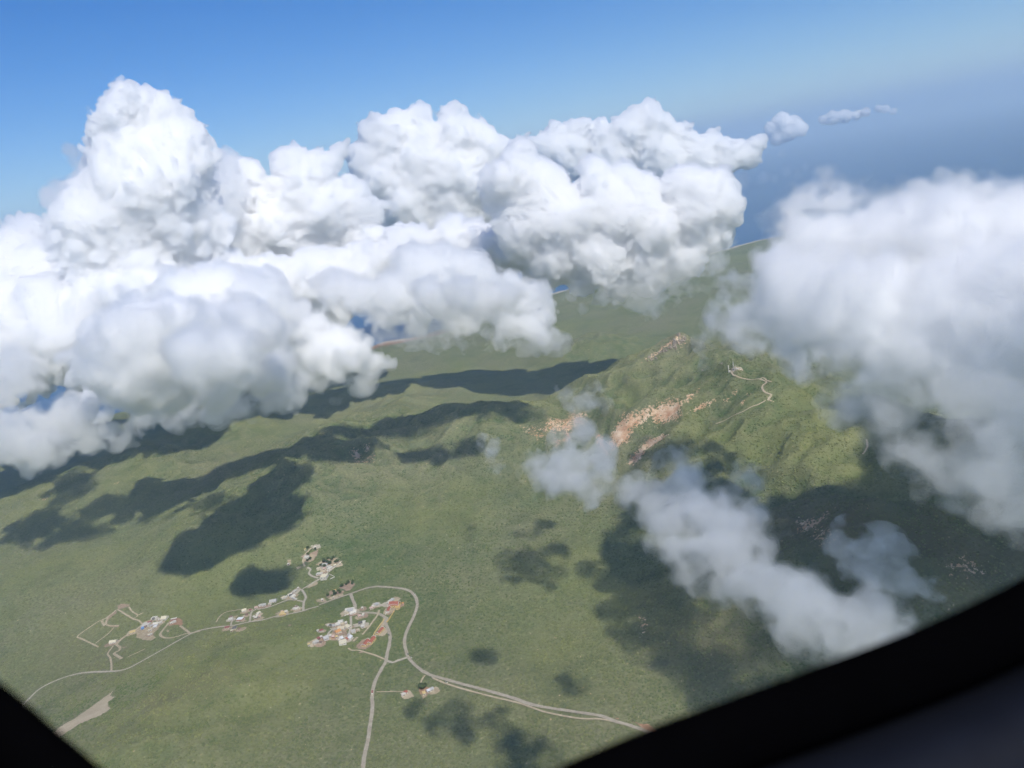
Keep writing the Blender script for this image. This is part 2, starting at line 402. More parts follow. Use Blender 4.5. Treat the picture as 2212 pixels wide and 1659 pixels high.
F = np.concatenate([np.stack([ii[:-1, :-1], ii[1:, :-1], ii[1:, 1:]], -1).reshape(-1, 3), np.stack([ii[:-1, :-1], ii[1:, 1:], ii[:-1, 1:]], -1).reshape(-1, 3)])
me = mesh_np('terrain', np.c_[gP, GZ.ravel()], F, [terrain_mat()])
for nm, a in (('soil', soil), ('lush', lush), ('dry', dry), ('red', red), ('brown', brown), ('beach', beach)):
    q = me.attributes.new(nm, 'FLOAT', 'POINT'); q.data.foreach_set('value', np.ascontiguousarray(a, np.float32))
def struct(name, me, kind='structure'):
    o = bpy.data.objects.new(name, me); COL.objects.link(o); o['kind'] = kind; return o
struct('terrain', me)
# the sea
def sea_mat():
    t = NT('sea_water'); p = t.pos()
    c = t.ramp(t.noise(.0006, 4, .55, p), [(.3, (.014, .065, .16)), (.7, (.020, .080, .185))])
    return t.bsdf(c, .32, t.noise(.05, 3, .6, p), .25, 1.0, .5)
S_ = 160000.
xs = np.array([-S_, -20000, -5000, 0, 5000, 20000, S_]); X, Y = np.meshgrid(xs, xs, indexing='ij'); k = np.arange(49).reshape(7, 7)
struct('sea', mesh_np('sea', np.c_[X.ravel(), Y.ravel(), np.zeros(49)], np.stack([k[:-1, :-1], k[1:, :-1], k[1:, 1:], k[:-1, 1:]], -1).reshape(-1, 4), [sea_mat()], False))
# =============== roads, tracks and bare ground ===============
RX0, RY0, RS = -1400., 700., 2.0
RAST = np.zeros((1200, 1000), bool)                    # where no shrub grows
def mark(P, r):
    n = int(r/RS)+1
    for dx in range(-n, n+1):
        for dy in range(-n, n+1):
            if dx*dx+dy*dy <= (r/RS)**2+.3:
                i = ((P[:, 0]-RX0)/RS).astype(int)+dx; j = ((P[:, 1]-RY0)/RS).astype(int)+dy
                k = (i >= 0) & (j >= 0) & (i < RAST.shape[0]) & (j < RAST.shape[1]); RAST[i[k], j[k]] = True
def road_mat(name, cols, scale=.15):
    t = NT(name); f = t.noise(scale, 4, .65, t.pos()); return t.bsdf(t.ramp(f, [(.3, cols[0]), (.7, cols[1])]), .95, spec=.05)
M_PAVED = road_mat('worn_asphalt', [(.29, .25, .19), (.41, .365, .285)])
M_TRACK = road_mat('dirt_track', [(.34, .275, .18), (.50, .42, .30)])
M_LANE = road_mat('concrete_lane', [(.34, .30, .235), (.48, .43, .34)])
M_REDDIRT = road_mat('red_earth', [(.26, .15, .085), (.40, .25, .16)])
M_TAN = road_mat('dry_clay', [(.36, .29, .195), (.47, .395, .28)], .03)
M_PINK = road_mat('pale_earth', [(.25, .175, .125), (.39, .29, .21)], .12)
M_BEIGE = road_mat('beige_earth', [(.27, .215, .14), (.45, .37, .25)], .12)
def smooth_line(P, step=4.):
    P = np.array(P, float); o = []
    Pp = np.vstack([2*P[0]-P[1], P, 2*P[-1]-P[-2]])
    for i in range(1, len(Pp)-2):
        a, b, c, d = Pp[i-1:i+3]; n = max(2, int(np.linalg.norm(c-b)/step)); t = np.linspace(0, 1, n, endpoint=False)[:, None]
        o.append(.5*((2*b)+(c-a)*t+(2*a-5*b+4*c-d)*t*t+(3*b-a-3*c+d)*t**3))
    return np.concatenate(o+[P[-1:]])
NLIFT = [0]
def road(name, pts, width, mat, z=None):
    C = smooth_line([ground(*p)[:2] for p in pts]); T = np.gradient(C, axis=0); T /= np.linalg.norm(T, axis=1)[:, None]+1e-9; N = np.c_[-T[:, 1], T[:, 0]]
    c3 = np.c_[C/9, np.full(len(C), len(pts)*1.7)]
    wl = width*.5*(1+.28*NZ.fbm(c3, 2)); wr = width*.5*(1+.28*NZ.fbm(c3+40, 2))
    NLIFT[0] = (NLIFT[0]+1) % 12; z = .75+NLIFT[0]*.02
    rows = [C+N*(wl*k)[:, None] for k in (1, .5)]+[C]+[C-N*(wr*k)[:, None] for k in (.5, 1)]
    V = []
    for r in rows: V.append(np.c_[r, hz(r[:, 0], r[:, 1])+z])
    V = np.stack(V, 1); V[:, :, 2] = np.maximum(V[:, :, 2], V[:, 2:3, 2]-.15); n = len(C); k = np.arange(n*5).reshape(n, 5)
    F = np.stack([k[:-1, :-1], k[1:, :-1], k[1:, 1:], k[:-1, 1:]], -1).reshape(-1, 4)[:, ::-1]
    mark(C, width*.5+2.2)
    return struct(name, mesh_np(name, V.reshape(-1, 3), F, [mat]))
def patch(name, pts, mat, cell=1.5, ragged=3.5, world=False):
    poly = np.array(pts if world else gpoly(pts)); lo = poly.min(0)-8; hi = poly.max(0)+8
    X, Y = np.meshgrid(np.arange(lo[0], hi[0], cell), np.arange(lo[1], hi[1], cell), indexing='ij'); P = np.c_[X.ravel(), Y.ravel()]; P3 = np.c_[P, np.zeros(len(P))]
    Pw = P+np.c_[NZ.fbm(P3/14+3, 3), NZ.fbm(P3/14+77, 3)]*ragged
    ins = in_poly(Pw, [tuple(p) for p in poly]).reshape(X.shape)
    q = np.argwhere(ins[:-1, :-1] & ins[1:, :-1] & ins[1:, 1:] & ins[:-1, 1:])
    if not len(q): return
    ny = X.shape[1]; b = q[:, 0]*ny+q[:, 1]; F = np.stack([b, b+ny, b+ny+1, b+1], 1)
    u, inv = np.unique(F, return_inverse=True); Pu = P[u]
    mark(Pu, 2.6)
    NLIFT[0] = (NLIFT[0]+1) % 12
    return struct(name, mesh_np(name, np.c_[Pu, hz(Pu[:, 0], Pu[:, 1])+.38+NLIFT[0]*.015], inv.reshape(-1, 4), [mat]))
c1, c2, c3, c4, c5, c6, c8, cL, cR = (zc(k) for k in (1, 2, 3, 4, 5, 6, 8, 'L', 'R'))
# bare ground first
patch('clay_pan', cL((200, 1540), (245, 1490), (330, 1440), (400, 1390), (440, 1360), (490, 1322), (478, 1345), (505, 1348), (470, 1375), (482, 1405), (440, 1430), (380, 1455), (320, 1485), (260, 1530)), M_TAN, 2)
for pp, m_ in [
    (c3((850, 250), (890, 210), (885, 340), (830, 415), (740, 405), (680, 345), (730, 300)), M_PINK),
    (c3((840, 550), (940, 460), (1090, 410), (1300, 395), (1390, 470), (1330, 540), (1240, 590), (1180, 610), (1000, 570)), M_BEIGE),
    (c3((1320, 1000), (1440, 920), (1560, 850), (1670, 950), (1560, 1050), (1470, 1080)), M_PINK),
    (c3((1170, 1260), (1200, 1170), (1290, 1080), (1390, 1070), (1440, 1160), (1330, 1225)), M_BEIGE),
    (c3((1030, 1150), (1150, 1115), (1165, 1200), (1080, 1215)), M_PINK), (c3((640, 1025), (760, 935), (880, 890), (905, 940), (760, 1005)), M_BEIGE),
    (c3((940, 1255), (1090, 1275), (1010, 1330)), M_PINK), (c3((530, 380), (640, 310), (700, 330), (600, 400)), M_PINK), (c3((250, 440), (360, 450), (330, 560), (260, 540)), M_BEIGE),
    (c3((420, 580), (600, 575), (560, 600), (460, 640)), M_BEIGE), (c3((1160, 1100), (1260, 1060), (1240, 1120), (1180, 1140)), M_BEIGE),
    (c2((1610, 620), (1700, 560), (1800, 620), (1820, 660), (1640, 705)), M_BEIGE), (c2((1600, 270), (1700, 190), (1790, 220), (1690, 330)), M_LANE), (c2((1240, 720), (1420, 640), (1580, 660), (1560, 700), (1380, 755)), M_BEIGE),
    (c2((800, 800), (920, 780), (1060, 780), (1000, 830), (820, 840)), M_BEIGE), (c2((150, 1030), (300, 980), (360, 1010), (200, 1060)), M_PINK), (c2((340, 980), (460, 950), (490, 1040), (370, 1090)), M_BEIGE),
    (c2((1400, 400), (1560, 370), (1740, 390), (1690, 440), (1420, 430)), M_LANE), (c2((480, 830), (620, 790), (700, 850), (560, 890)), M_BEIGE), (c2((1500, 920), (1620, 930), (1580, 970), (1520, 960)), M_PINK),
    (c2((1880, 190), (2090, 70), (2140, 110), (1960, 195)), M_BEIGE),
    (c1((740, 470), (800, 340), (840, 330), (800, 470)), M_TAN), (c1((1615, 530), (1700, 510), (1650, 640), (1560, 720), (1430, 880), (1395, 865), (1530, 680)), M_TAN), (c1((1600, 480), (1720, 460), (1690, 560), (1620, 560)), M_LANE),
    (c1((1400, 280), (1540, 230), (1500, 270), (1330, 345), (1290, 345)), M_PINK), (c1((480, 700), (840, 660), (840, 720), (560, 760)), M_LANE), (c1((1090, 1200), (1200, 1150), (1230, 1190), (1120, 1230)), M_PINK),
    (c1((1690, 400), (1800, 320), (1830, 330), (1740, 440)), M_PINK), (c1((820, 380), (1000, 340), (1040, 360), (930, 420)), M_LANE), (c1((1060, 450), (1160, 420), (1200, 460), (1090, 490)), M_PINK),
    (c4((730, 290), (800, 250), (960, 250), (965, 290), (860, 312), (780, 335)), M_PINK), (c4((1610, 590), (1600, 530), (1680, 470), (1780, 470), (1845, 550), (1800, 605), (1700, 595)), M_REDDIRT),
    (c4((900, 745), (1170, 590), (1270, 540), (1480, 545), (1450, 640), (1340, 720), (1385, 800), (1300, 855), (1160, 840), (1040, 800), (1080, 720), (960, 765)), M_BEIGE),
    (c4((560, 590), (790, 580), (780, 622), (660, 622)), M_PINK), (c4((600, 460), (730, 330), (760, 380), (640, 480), (600, 560), (560, 560)), M_PINK), (c4((600, 930), (640, 880), (760, 850), (800, 870), (730, 930)), M_BEIGE),
    (c4((820, 950), (930, 940), (870, 970)), M_PINK), (c4((1530, 690), (1580, 650), (1610, 690), (1560, 720)), M_BEIGE),
    (c5((500, 680), (590, 690), (650, 750), (720, 760), (700, 800), (560, 890), (520, 920), (450, 890), (480, 740)), M_REDDIRT), (c5((480, 420), (560, 400), (680, 455), (610, 525), (570, 470)), M_PAVED), (c5((720, 490), (860, 530), (820, 580), (690, 560)), M_LANE),
    (c8((1180, 690), (1230, 680), (1240, 720), (1190, 720)), M_REDDIRT), (c8((1330, 715), (1640, 770), (1790, 860), (1820, 950), (1700, 930), (1500, 770)), M_REDDIRT),
    (c6((1290, 610), (1440, 585), (1450, 610), (1330, 650)), M_TAN), (c6((1770, 1010), (1830, 1000), (1950, 1070), (1860, 1050)), M_BEIGE)]:
    patch('dirt_clearing', pp, m_)
# roads
A_ = c3((920, 1365), (1170, 1270), (1400, 1190), (1540, 1140), (1700, 1085), (1900, 1020), (2100, 988))+cL((1640, 877), (1740, 886), (1785, 907), (1803, 950), (1790, 1000), (1762, 1060), (1748, 1110), (1757, 1160), (1770, 1190), (1810, 1230), (1850, 1255), (1950, 1285), (2100, 1325))+cR((0, 1357), (100, 1390), (250, 1415), (380, 1435), (450, 1460), (520, 1480), (600, 1512), (760, 1600))
road('road', A_, 5.6, M_PAVED)
road('road', cL((1665, 1010), (1668, 1040), (1685, 1085), (1682, 1130), (1672, 1170), (1667, 1200), (1650, 1230), (1620, 1290), (1608, 1350), (1610, 1400), (1600, 1470), (1590, 1540), (1575, 1610), (1566, 1680), (1560, 1760)), 5.6, M_PAVED)
road('road', c1((945, -5), (985, 130), (1025, 220), (1040, 320), (1110, 375), (1260, 380), (1480, 395), (1570, 430), (1650, 490), (1665, 560)), 6.2, M_PAVED)
road('road', c1((1690, 1365), (1790, 1400), (1900, 1360), (2110, 1290)), 5, M_LANE)
road('road', cL((40, 1440), (125, 1362), (170, 1320), (230, 1288), (300, 1262), (380, 1247), (480, 1243), (545, 1233), (620, 1195), (700, 1150), (830, 1078))+c2((-200, 1040), (0, 1000), (300, 965), (480, 940), (740, 880), (1000, 845), (1210, 785), (1400, 750), (1600, 710), (1830, 660), (1950, 615), (2150, 560)), 4.8, M_LANE)
for pp, wd, m_ in [
    (c2((745, 885), (775, 700), (850, 640), (1060, 600), (1300, 520), (1440, 460), (1560, 430), (1700, 440), (1840, 465)), 4.2, M_LANE), (c2((1840, 650), (1850, 480), (1890, 370), (1810, 230), (1720, 210)), 4.6, M_LANE),
    (c2((360, 960), (380, 880), (440, 800)), 3.4, M_LANE), (c2((1830, 205), (2000, 110), (2170, 10)), 4, M_LANE), (c2((60, 890), (120, 790), (240, 690), (430, 650), (570, 625)), 3, M_TRACK),
    (c3((580, 1040), (760, 930), (900, 845), (1000, 790), (1100, 700), (1240, 590), (1380, 470)), 4, M_LANE), (c3((900, 815), (780, 780), (710, 720), (740, 640), (670, 600)), 4.4, M_LANE), (c3((620, 580), (590, 450), (650, 320), (700, 260), (770, 190)), 4, M_TRACK),
    (c1((945, 455), (940, 700), (880, 870)), 4.4, M_LANE), (c1((900, 640), (700, 690), (540, 740), (465, 855)), 4.2, M_LANE), (c1((1520, 330), (1490, 430), (1400, 550), (1330, 650), (1180, 830)), 3.4, M_TRACK), (c1((1080, 880), (990, 970)), 4, M_TRACK),
    (c1((890, 1105), (960, 1150), (1110, 1150), (1230, 1190), (1420, 1245), (1640, 1335)), 3.4, M_TRACK),
    (c4((1170, 580), (1110, 520), (1000, 480), (900, 420), (760, 340), (700, 380), (620, 440), (550, 490), (470, 520), (300, 630), (110, 770), (160, 810), (270, 860), (370, 910), (450, 950)), 3.6, M_TRACK), (c4((950, 300), (1000, 370), (1090, 430), (1040, 475)), 3.2, M_TRACK), (c4((1180, 390), (1090, 430)), 3, M_TRACK),
    (c4((1170, 590), (1050, 670), (920, 750), (800, 840), (720, 910)), 6, M_TRACK), (c4((700, 630), (600, 740), (480, 830), (400, 890)), 3, M_TRACK), (c4((600, 460), (570, 560), (620, 600), (780, 600)), 4, M_TRACK), (c4((500, 520), (550, 600)), 5, M_TRACK),
    (c4((690, 930), (600, 1060), (640, 1120), (660, 1230), (660, 1350)), 3.4, M_TRACK), (c4((740, 910), (800, 960), (780, 1010), (700, 1050), (750, 1090), (830, 1140)), 5, M_TRACK), (c4((930, 1110), (1060, 1050), (1210, 980)), 3, M_TRACK),
    (c4((1600, 550), (1480, 700), (1460, 760), (1520, 795), (1640, 800), (1760, 770), (1860, 735), (1970, 720), (2110, 690)), 4.6, M_TRACK), (c4((1780, 605), (1860, 660), (1940, 720)), 4.4, M_TRACK),
    (cL((1870, 1272), (1940, 1300), (2060, 1335), (2212, 1372))+cR((60, 1390), (150, 1420), (280, 1445), (380, 1449), (440, 1460)), 3.2, M_TRACK), (c5((590, 520), (530, 600), (500, 690)), 3.2, M_TRACK), (c5((-400, 860), (40, 850), (180, 865)), 1.8, M_TRACK),
    (c6((1310, 640), (1350, 690), (1420, 715), (1520, 740), (1680, 735), (1770, 765), (1790, 785), (1740, 830), (1740, 880), (1790, 930), (1860, 950), (1830, 1000), (1810, 1030)), 4.2, M_TRACK), (c6((1780, 1030), (1640, 1100), (1450, 1190), (1250, 1290), (1100, 1350)), 2.6, M_TRACK),
    (c6((1700, 745), (1740, 720), (1800, 760), (1850, 775)), 3.4, M_TRACK), (cR((1530, 240), (1536, 270), (1515, 305)), 3, M_TRACK)]:
    road('dirt_track', pp, wd, m_)
# =============== buildings ===============
MC = {}
PAL = dict(white=(.58, .545, .47), cream=(.62, .56, .41), grey=(.42, .41, .39), pale=(.48, .455, .40), beige=(.52, .45, .33), red=(.34, .11, .07), orange=(.52, .26, .10), brown=(.20, .13, .10), ochre=(.55, .37, .14), yellow=(.58, .44, .20), pink=(.55, .38, .32), dark=(.12, .115, .11), blue=(.16, .30, .55), maroon=(.26, .09, .08), silver=(.6, .61, .62))
def pm(c):
    if c not in MC: MC[c] = plain('paint_'+c, PAL[c], .8, .12, .8)
    return MC[c]
def box(x0, x1, y0, y1, z0, z1):
    V = [(x, y, z) for x in (x0, x1) for y in (y0, y1) for z in (z0, z1)]
    return V, [(0, 1, 3, 2), (4, 6, 7, 5), (0, 4, 5, 1), (2, 3, 7, 6), (0, 2, 6, 4), (1, 5, 7, 3)]
def part(name, VF, mat, parent, loc=(0, 0, 0), rz=0.):
    V, F = VF; me = bpy.data.meshes.new(name); me.from_pydata([tuple(v) for v in V], [], F); me.materials.append(mat); me.update()
    o = bpy.data.objects.new(name, me); COL.objects.link(o); o.parent = parent; o.location = loc; o.rotation_euler = (0, 0, rz); return o
def thing(name, label, cat, loc, rz=0., group=None):
    o = bpy.data.objects.new(name, None); COL.objects.link(o); o.location = tuple(loc); o.rotation_euler = (0, 0, rz); o['label'] = label; o['category'] = cat
    if group: o['group'] = group
    return o
def gable(L, W, z0, rise, ov=.5):
    a, b = L/2+ov, W/2+ov
    V = [(-a, -b, z0), (a, -b, z0), (a, b, z0), (-a, b, z0), (-a, 0, z0+rise), (a, 0, z0+rise), (-a, -b, z0+.25), (a, -b, z0+.25), (a, b, z0+.25), (-a, b, z0+.25)]
    return V, [(3, 2, 1, 0), (0, 1, 7, 6), (1, 2, 8, 7), (2, 3, 9, 8), (3, 0, 6, 9), (6, 7, 5, 4), (8, 9, 4, 5), (7, 8, 5), (9, 6, 4)]
def hip(L, W, z0, rise, ov=.6):
    a, b = L/2+ov, W/2+ov; r = max(.2, L/2-W*.45)
    V = [(-a, -b, z0), (a, -b, z0), (a, b, z0), (-a, b, z0), (-r, 0, z0+rise), (r, 0, z0+rise)]
    return V, [(3, 2, 1, 0), (0, 1, 5, 4), (2, 3, 4, 5), (1, 2, 5), (3, 0, 4)]
def trim_strip(x, W, z0, rise, th=.7):
    b = W/2+.7
    V = []; F = []
    prof = [(-b, z0-.2), (0, z0+rise-.1), (b, z0-.2), (b, z0+.75), (0, z0+rise+.85), (-b, z0+.75)]
    for xx in (x-th/2, x+th/2): V += [(xx, y, z) for y, z in prof]
    F = [(0, 1, 4, 5), (1, 2, 3, 4), (11, 10, 7, 6), (10, 9, 8, 7)]+[(i, (i+6), ((i+1) % 6)+6, (i+1) % 6) for i in range(6)]
    return V, F
def window_row(L, W, h, n, parent, mat):
    for k in range(n):
        x = -L/2+(k+.5)*L/n
        part('window', box(x-.55, x+.55, -W/2-.06, -W/2+.05, h*.4, h*.8), mat, parent)
def house(z, p1, p2, width, kind, roof, wall, where, h=3.2, name='house', label=None, trims=False, rise=None):
    a, b = (ground(*q) for q in zc(z)(p1, p2)); c = (a+b)/2; L = max(3.5, float(np.hypot(*(b-a)[:2]))); rz = math.atan2(b[1]-a[1], b[0]-a[0])
    xs = np.array([-.5, .5, -.5, .5])*L; ys = np.array([-.5, -.5, .5, .5])*width
    gx_ = c[0]+xs*math.cos(rz)-ys*math.sin(rz); gy_ = c[1]+xs*math.sin(rz)+ys*math.cos(rz); hs = hz(gx_, gy_); z0 = float(np.mean(hs)); dz = float(z0-hs.min())+.6
    sz = 'long' if L > 1.9*width and L > 13 else ('large' if L > 15 else ('tiny' if L < 6.5 else 'small' if L < 10 else 'medium'))
    kd = dict(flat='flat', gable='gabled', hip='hipped', shed='sloping')[kind]
    rw = dict(pale='pale grey', dark='dark grey', cream='cream', silver='silvery').get(roof, roof)
    lab = label or f'{sz} {dict(pale="pale grey").get(wall, wall)}-walled house with {kd} {rw} roof {where}'
    t = thing(name, lab, 'building' if name not in ('house', 'shed') else name, (c[0], c[1], z0+.1), rz, 'houses '+where)
    part('wall', box(-L/2, L/2, -width/2, width/2, -dz, h), pm(wall), t)
    if kind == 'flat': part('roof', box(-L/2-.35, L/2+.35, -width/2-.35, width/2+.35, h+.003, h+.4), pm(roof), t)
    elif kind == 'shed':
        V, F = box(-L/2-.5, L/2+.5, -width/2-.5, width/2+.5, h, h+.25); V = [(x, y, z_+(y/width+.5)*width*.16) for x, y, z_ in V]; part('roof', (V, F), pm(roof), t)
    elif kind == 'gable': part('roof', gable(L, width, h, rise or width*.3, 0 if trims else .5), pm(roof), t)
    else: part('roof', hip(L, width, h, rise or width*.26), pm(roof), t)
    if trims:
        for s in (-1, 1): part('gable_trim', trim_strip(s*(L/2+.38), width, h, rise or width*.3), pm('white'), t)
    window_row(L, width, h, max(2, int(L/4.5)), t, pm('dark')); part('door', box(-.45, .45, -width/2-.08, -width/2+.05, 0, 2.1), pm('brown'), t)
    mark(np.c_[gx_, gy_], 3.5); mark(c[None, :2], max(L, width)*.5)
    if RG.random() < .8:                               # trodden yard round the house
        e = 2.5+RG.random()*4; sx, sy = RG.gauss(0, 2.5), RG.gauss(0, 2.5)
        patch('dirt_yard', [(c[0]+sx+(L/2+e)*k*math.cos(rz)-(width/2+e)*q*math.sin(rz), c[1]+sy+(L/2+e)*k*math.sin(rz)+(width/2+e)*q*math.cos(rz)) for k, q in ((-1, -1), (0, -1.25), (1, -1), (1.2, 0), (1, 1), (0, 1.2), (-1, 1), (-1.2, 0))], RG.choice((M_BEIGE, M_PINK, M_LANE, M_TAN)), 1.5, 4., True)
    return t, L, width
RG = random.Random(21)
wm = 'beside the red-roofed manor'
# manor with dormers
t, L, Wd = house(1, (1745, 240), (1940, 245), 13, 'gable', 'red', 'yellow', wm, h=5, name='manor_house', label='red-roofed manor house with white gables and four dormers on the knoll', trims=True, rise=5.2)
for k in range(4):
    x = -L/2+L*(.16+.21*k)
    d = part('dormer', box(x-.9, x+.9, -5.6, -2.2, 6.0, 8.0), pm('white'), t); part('dormer_roof', ([(x-1.2, -5.9, 7.95), (x+1.2, -5.9, 7.95), (x, -5.9, 9.0), (x-1.2, -1.6, 7.95), (x+1.2, -1.6, 7.95), (x, -1.6, 9.0)], [(0, 1, 2), (5, 4, 3), (0, 2, 5, 3), (1, 4, 5, 2), (0, 3, 4, 1)]), pm('red'), d)
for a_ in [((1870, 300), (1950, 285), 9, 'flat', 'ochre', 'yellow', wm, 4.5, 'house', 'ochre terrace block stepping down from the red-roofed manor'), ((1690, 390), (1735, 290), 6, 'gable', 'red', 'white', wm, 3.2, 'house', 'narrow red-roofed wing with white trim running down from the manor')]:
    house(1, *a_, trims=a_[3] == 'gable')
for p1, p2, w_, lab in [((1200, 1075), (1300, 968), 8.5, 'lower of two red gabled farm barns standing end to end, farther from the manor'), ((1318, 1030), (1420, 912), 8.5, 'upper of two red gabled farm barns standing end to end, closer to the manor'), ((1490, 828), (1600, 722), 6.5, 'slim red-roofed outbuilding with ochre ends beside the sandy manor drive')]:
    house(1, p1, p2, w_, 'gable', 'red', 'yellow', wm, h=3.4, name='barn', label=lab, trims=True)
def wall_line(z, pts, lab, col='ochre', hgt=1.6, th=1.1):
    P = [ground(*q) for q in zc(z)(*pts)]; t = thing('garden_wall', lab, 'wall', P[0])
    for a, b in zip(P[:-1], P[1:]):
        d = b-a; L = float(np.hypot(d[0], d[1])); zz = float(hz((a[0]+b[0])/2, (a[1]+b[1])/2)[0]); part('wall_run', box(0, L-.02, -th/2, th/2, -2.5, hgt+.4), pm(col), t, (a[0]-P[0][0], a[1]-P[0][1], zz-P[0][2]), math.atan2(d[1], d[0]))
wall_line(1, [(1625, 520), (1560, 610), (1500, 690), (1440, 780), (1400, 850)], 'long ochre wall lining the sandy manor drive', 'yellow')
wall_line(1, [(1830, 345), (1800, 400), (1760, 460), (1710, 540), (1670, 580)], 'ochre garden wall dropping from the manor to the gate', 'ochre')
wall_line(1, [(1650, 420), (1690, 350), (1725, 285)], 'white-capped wall along the narrow manor wing', 'white')
wall_line(3, [(1120, 735), (1180, 765), (1230, 793), (1190, 815), (1140, 843)], 'pale yard wall behind the big cream house', 'pale')
wall_line(1, [(810, 448), (860, 430), (915, 408)], 'low white wall before the white-roofed compound', 'white')
wv = 'in the dense hamlet'
wc = 'at the white-roofed walled compound'
for a_ in [((1705, 180), (1745, 168), 6, 'flat', 'white', 'white', wm), ((1740, 175), (1810, 115), 7, 'flat', 'grey', 'pale', wm), ((1675, 212), (1712, 198), 4, 'flat', 'pale', 'pale', wm), ((1990, 210), (2020, 205), 4, 'hip', 'orange', 'pink', wm),
           ((830, 335), (1015, 318), 6, 'flat', 'white', 'white', wc), ((925, 408), (1048, 375), 8, 'gable', 'white', 'white', wc), ((870, 355), (985, 348), 9, 'flat', 'grey', 'pale', wc), ((815, 400), (870, 378), 6, 'flat', 'beige', 'cream', wc), ((985, 335), (1040, 355), 5, 'flat', 'white', 'white', wc),
           ((1380, 275), (1425, 262), 6, 'flat', 'white', 'white', 'between compound and manor'), ((1440, 235), (1500, 215), 8, 'flat', 'grey', 'pale', 'between compound and manor'), ((1335, 305), (1395, 290), 6, 'hip', 'pink', 'cream', 'between compound and manor'), ((1170, 300), (1190, 295), 4, 'flat', 'white', 'white', 'between compound and manor'), ((1095, 465), (1150, 452), 6, 'hip', 'pink', 'white', 'between compound and manor'), ((1185, 455), (1205, 420), 3.5, 'flat', 'white', 'white', 'between compound and manor'),
           ((690, 588), (785, 580), 9, 'gable', 'pale', 'white', wv), ((630, 640), (732, 626), 9, 'flat', 'white', 'pale', wv), ((570, 668), (612, 655), 6, 'flat', 'grey', 'pale', wv), ((832, 602), (860, 598), 5, 'flat', 'white', 'white', wv), ((690, 705), (825, 715), 9, 'gable', 'beige', 'pale', wv), ((840, 700), (910, 660), 11, 'flat', 'cream', 'white', wv), ((515, 665), (548, 655), 4.5, 'shed', 'dark', 'grey', wv), ((470, 660), (498, 655), 4.5, 'flat', 'pale', 'beige', wv),
           ((1195, 630), (1220, 575), 5, 'flat', 'white', 'white', wv), ((1105, 620), (1180, 608), 7, 'shed', 'dark', 'white', wv), ((1150, 680), (1212, 665), 8, 'gable', 'pale', 'pale', wv), ((632, 792), (732, 768), 10, 'gable', 'orange', 'cream', wv), ((955, 785), (1040, 770), 9, 'flat', 'pale', 'white', wv), ((1070, 760), (1118, 742), 5, 'flat', 'beige', 'cream', wv),
           ((310, 762), (380, 752), 6, 'hip', 'maroon', 'white', wv), ((255, 768), (290, 758), 4, 'flat', 'pale', 'white', wv), ((385, 925), (485, 895), 10, 'gable', 'grey', 'pale', wv), ((508, 872), (545, 862), 5, 'flat', 'white', 'white', wv), ((555, 885), (610, 878), 7, 'hip', 'pink', 'orange', wv), ((635, 895), (675, 885), 5, 'flat', 'yellow', 'white', wv),
           ((715, 905), (785, 895), 4.5, 'flat', 'white', 'white', wv), ((712, 965), (745, 915), 4.5, 'flat', 'white', 'pale', wv), ((750, 930), (785, 915), 6, 'shed', 'silver', 'pale', wv), ((895, 935), (945, 885), 8, 'gable', 'silver', 'white', wv), ((838, 935), (890, 920), 7, 'hip', 'red', 'pink', wv), ((710, 1010), (855, 990), 13, 'flat', 'cream', 'white', wv),
           ((265, 925), (312, 908), 6, 'hip', 'maroon', 'brown', wv), ((330, 895), (350, 885), 4, 'flat', 'white', 'white', wv), ((185, 1020), (265, 975), 6, 'flat', 'pale', 'white', wv), ((215, 1010), (290, 985), 4, 'shed', 'grey', 'pale', wv), ((310, 1020), (340, 985), 4, 'flat', 'brown', 'beige', wv), ((70, 1052), (105, 1042), 4, 'flat', 'yellow', 'white', wv), ((880, 860), (940, 850), 4.5, 'flat', 'grey', 'pale', wv)]:
    house(1, *a_)
ws = 'along the double street'
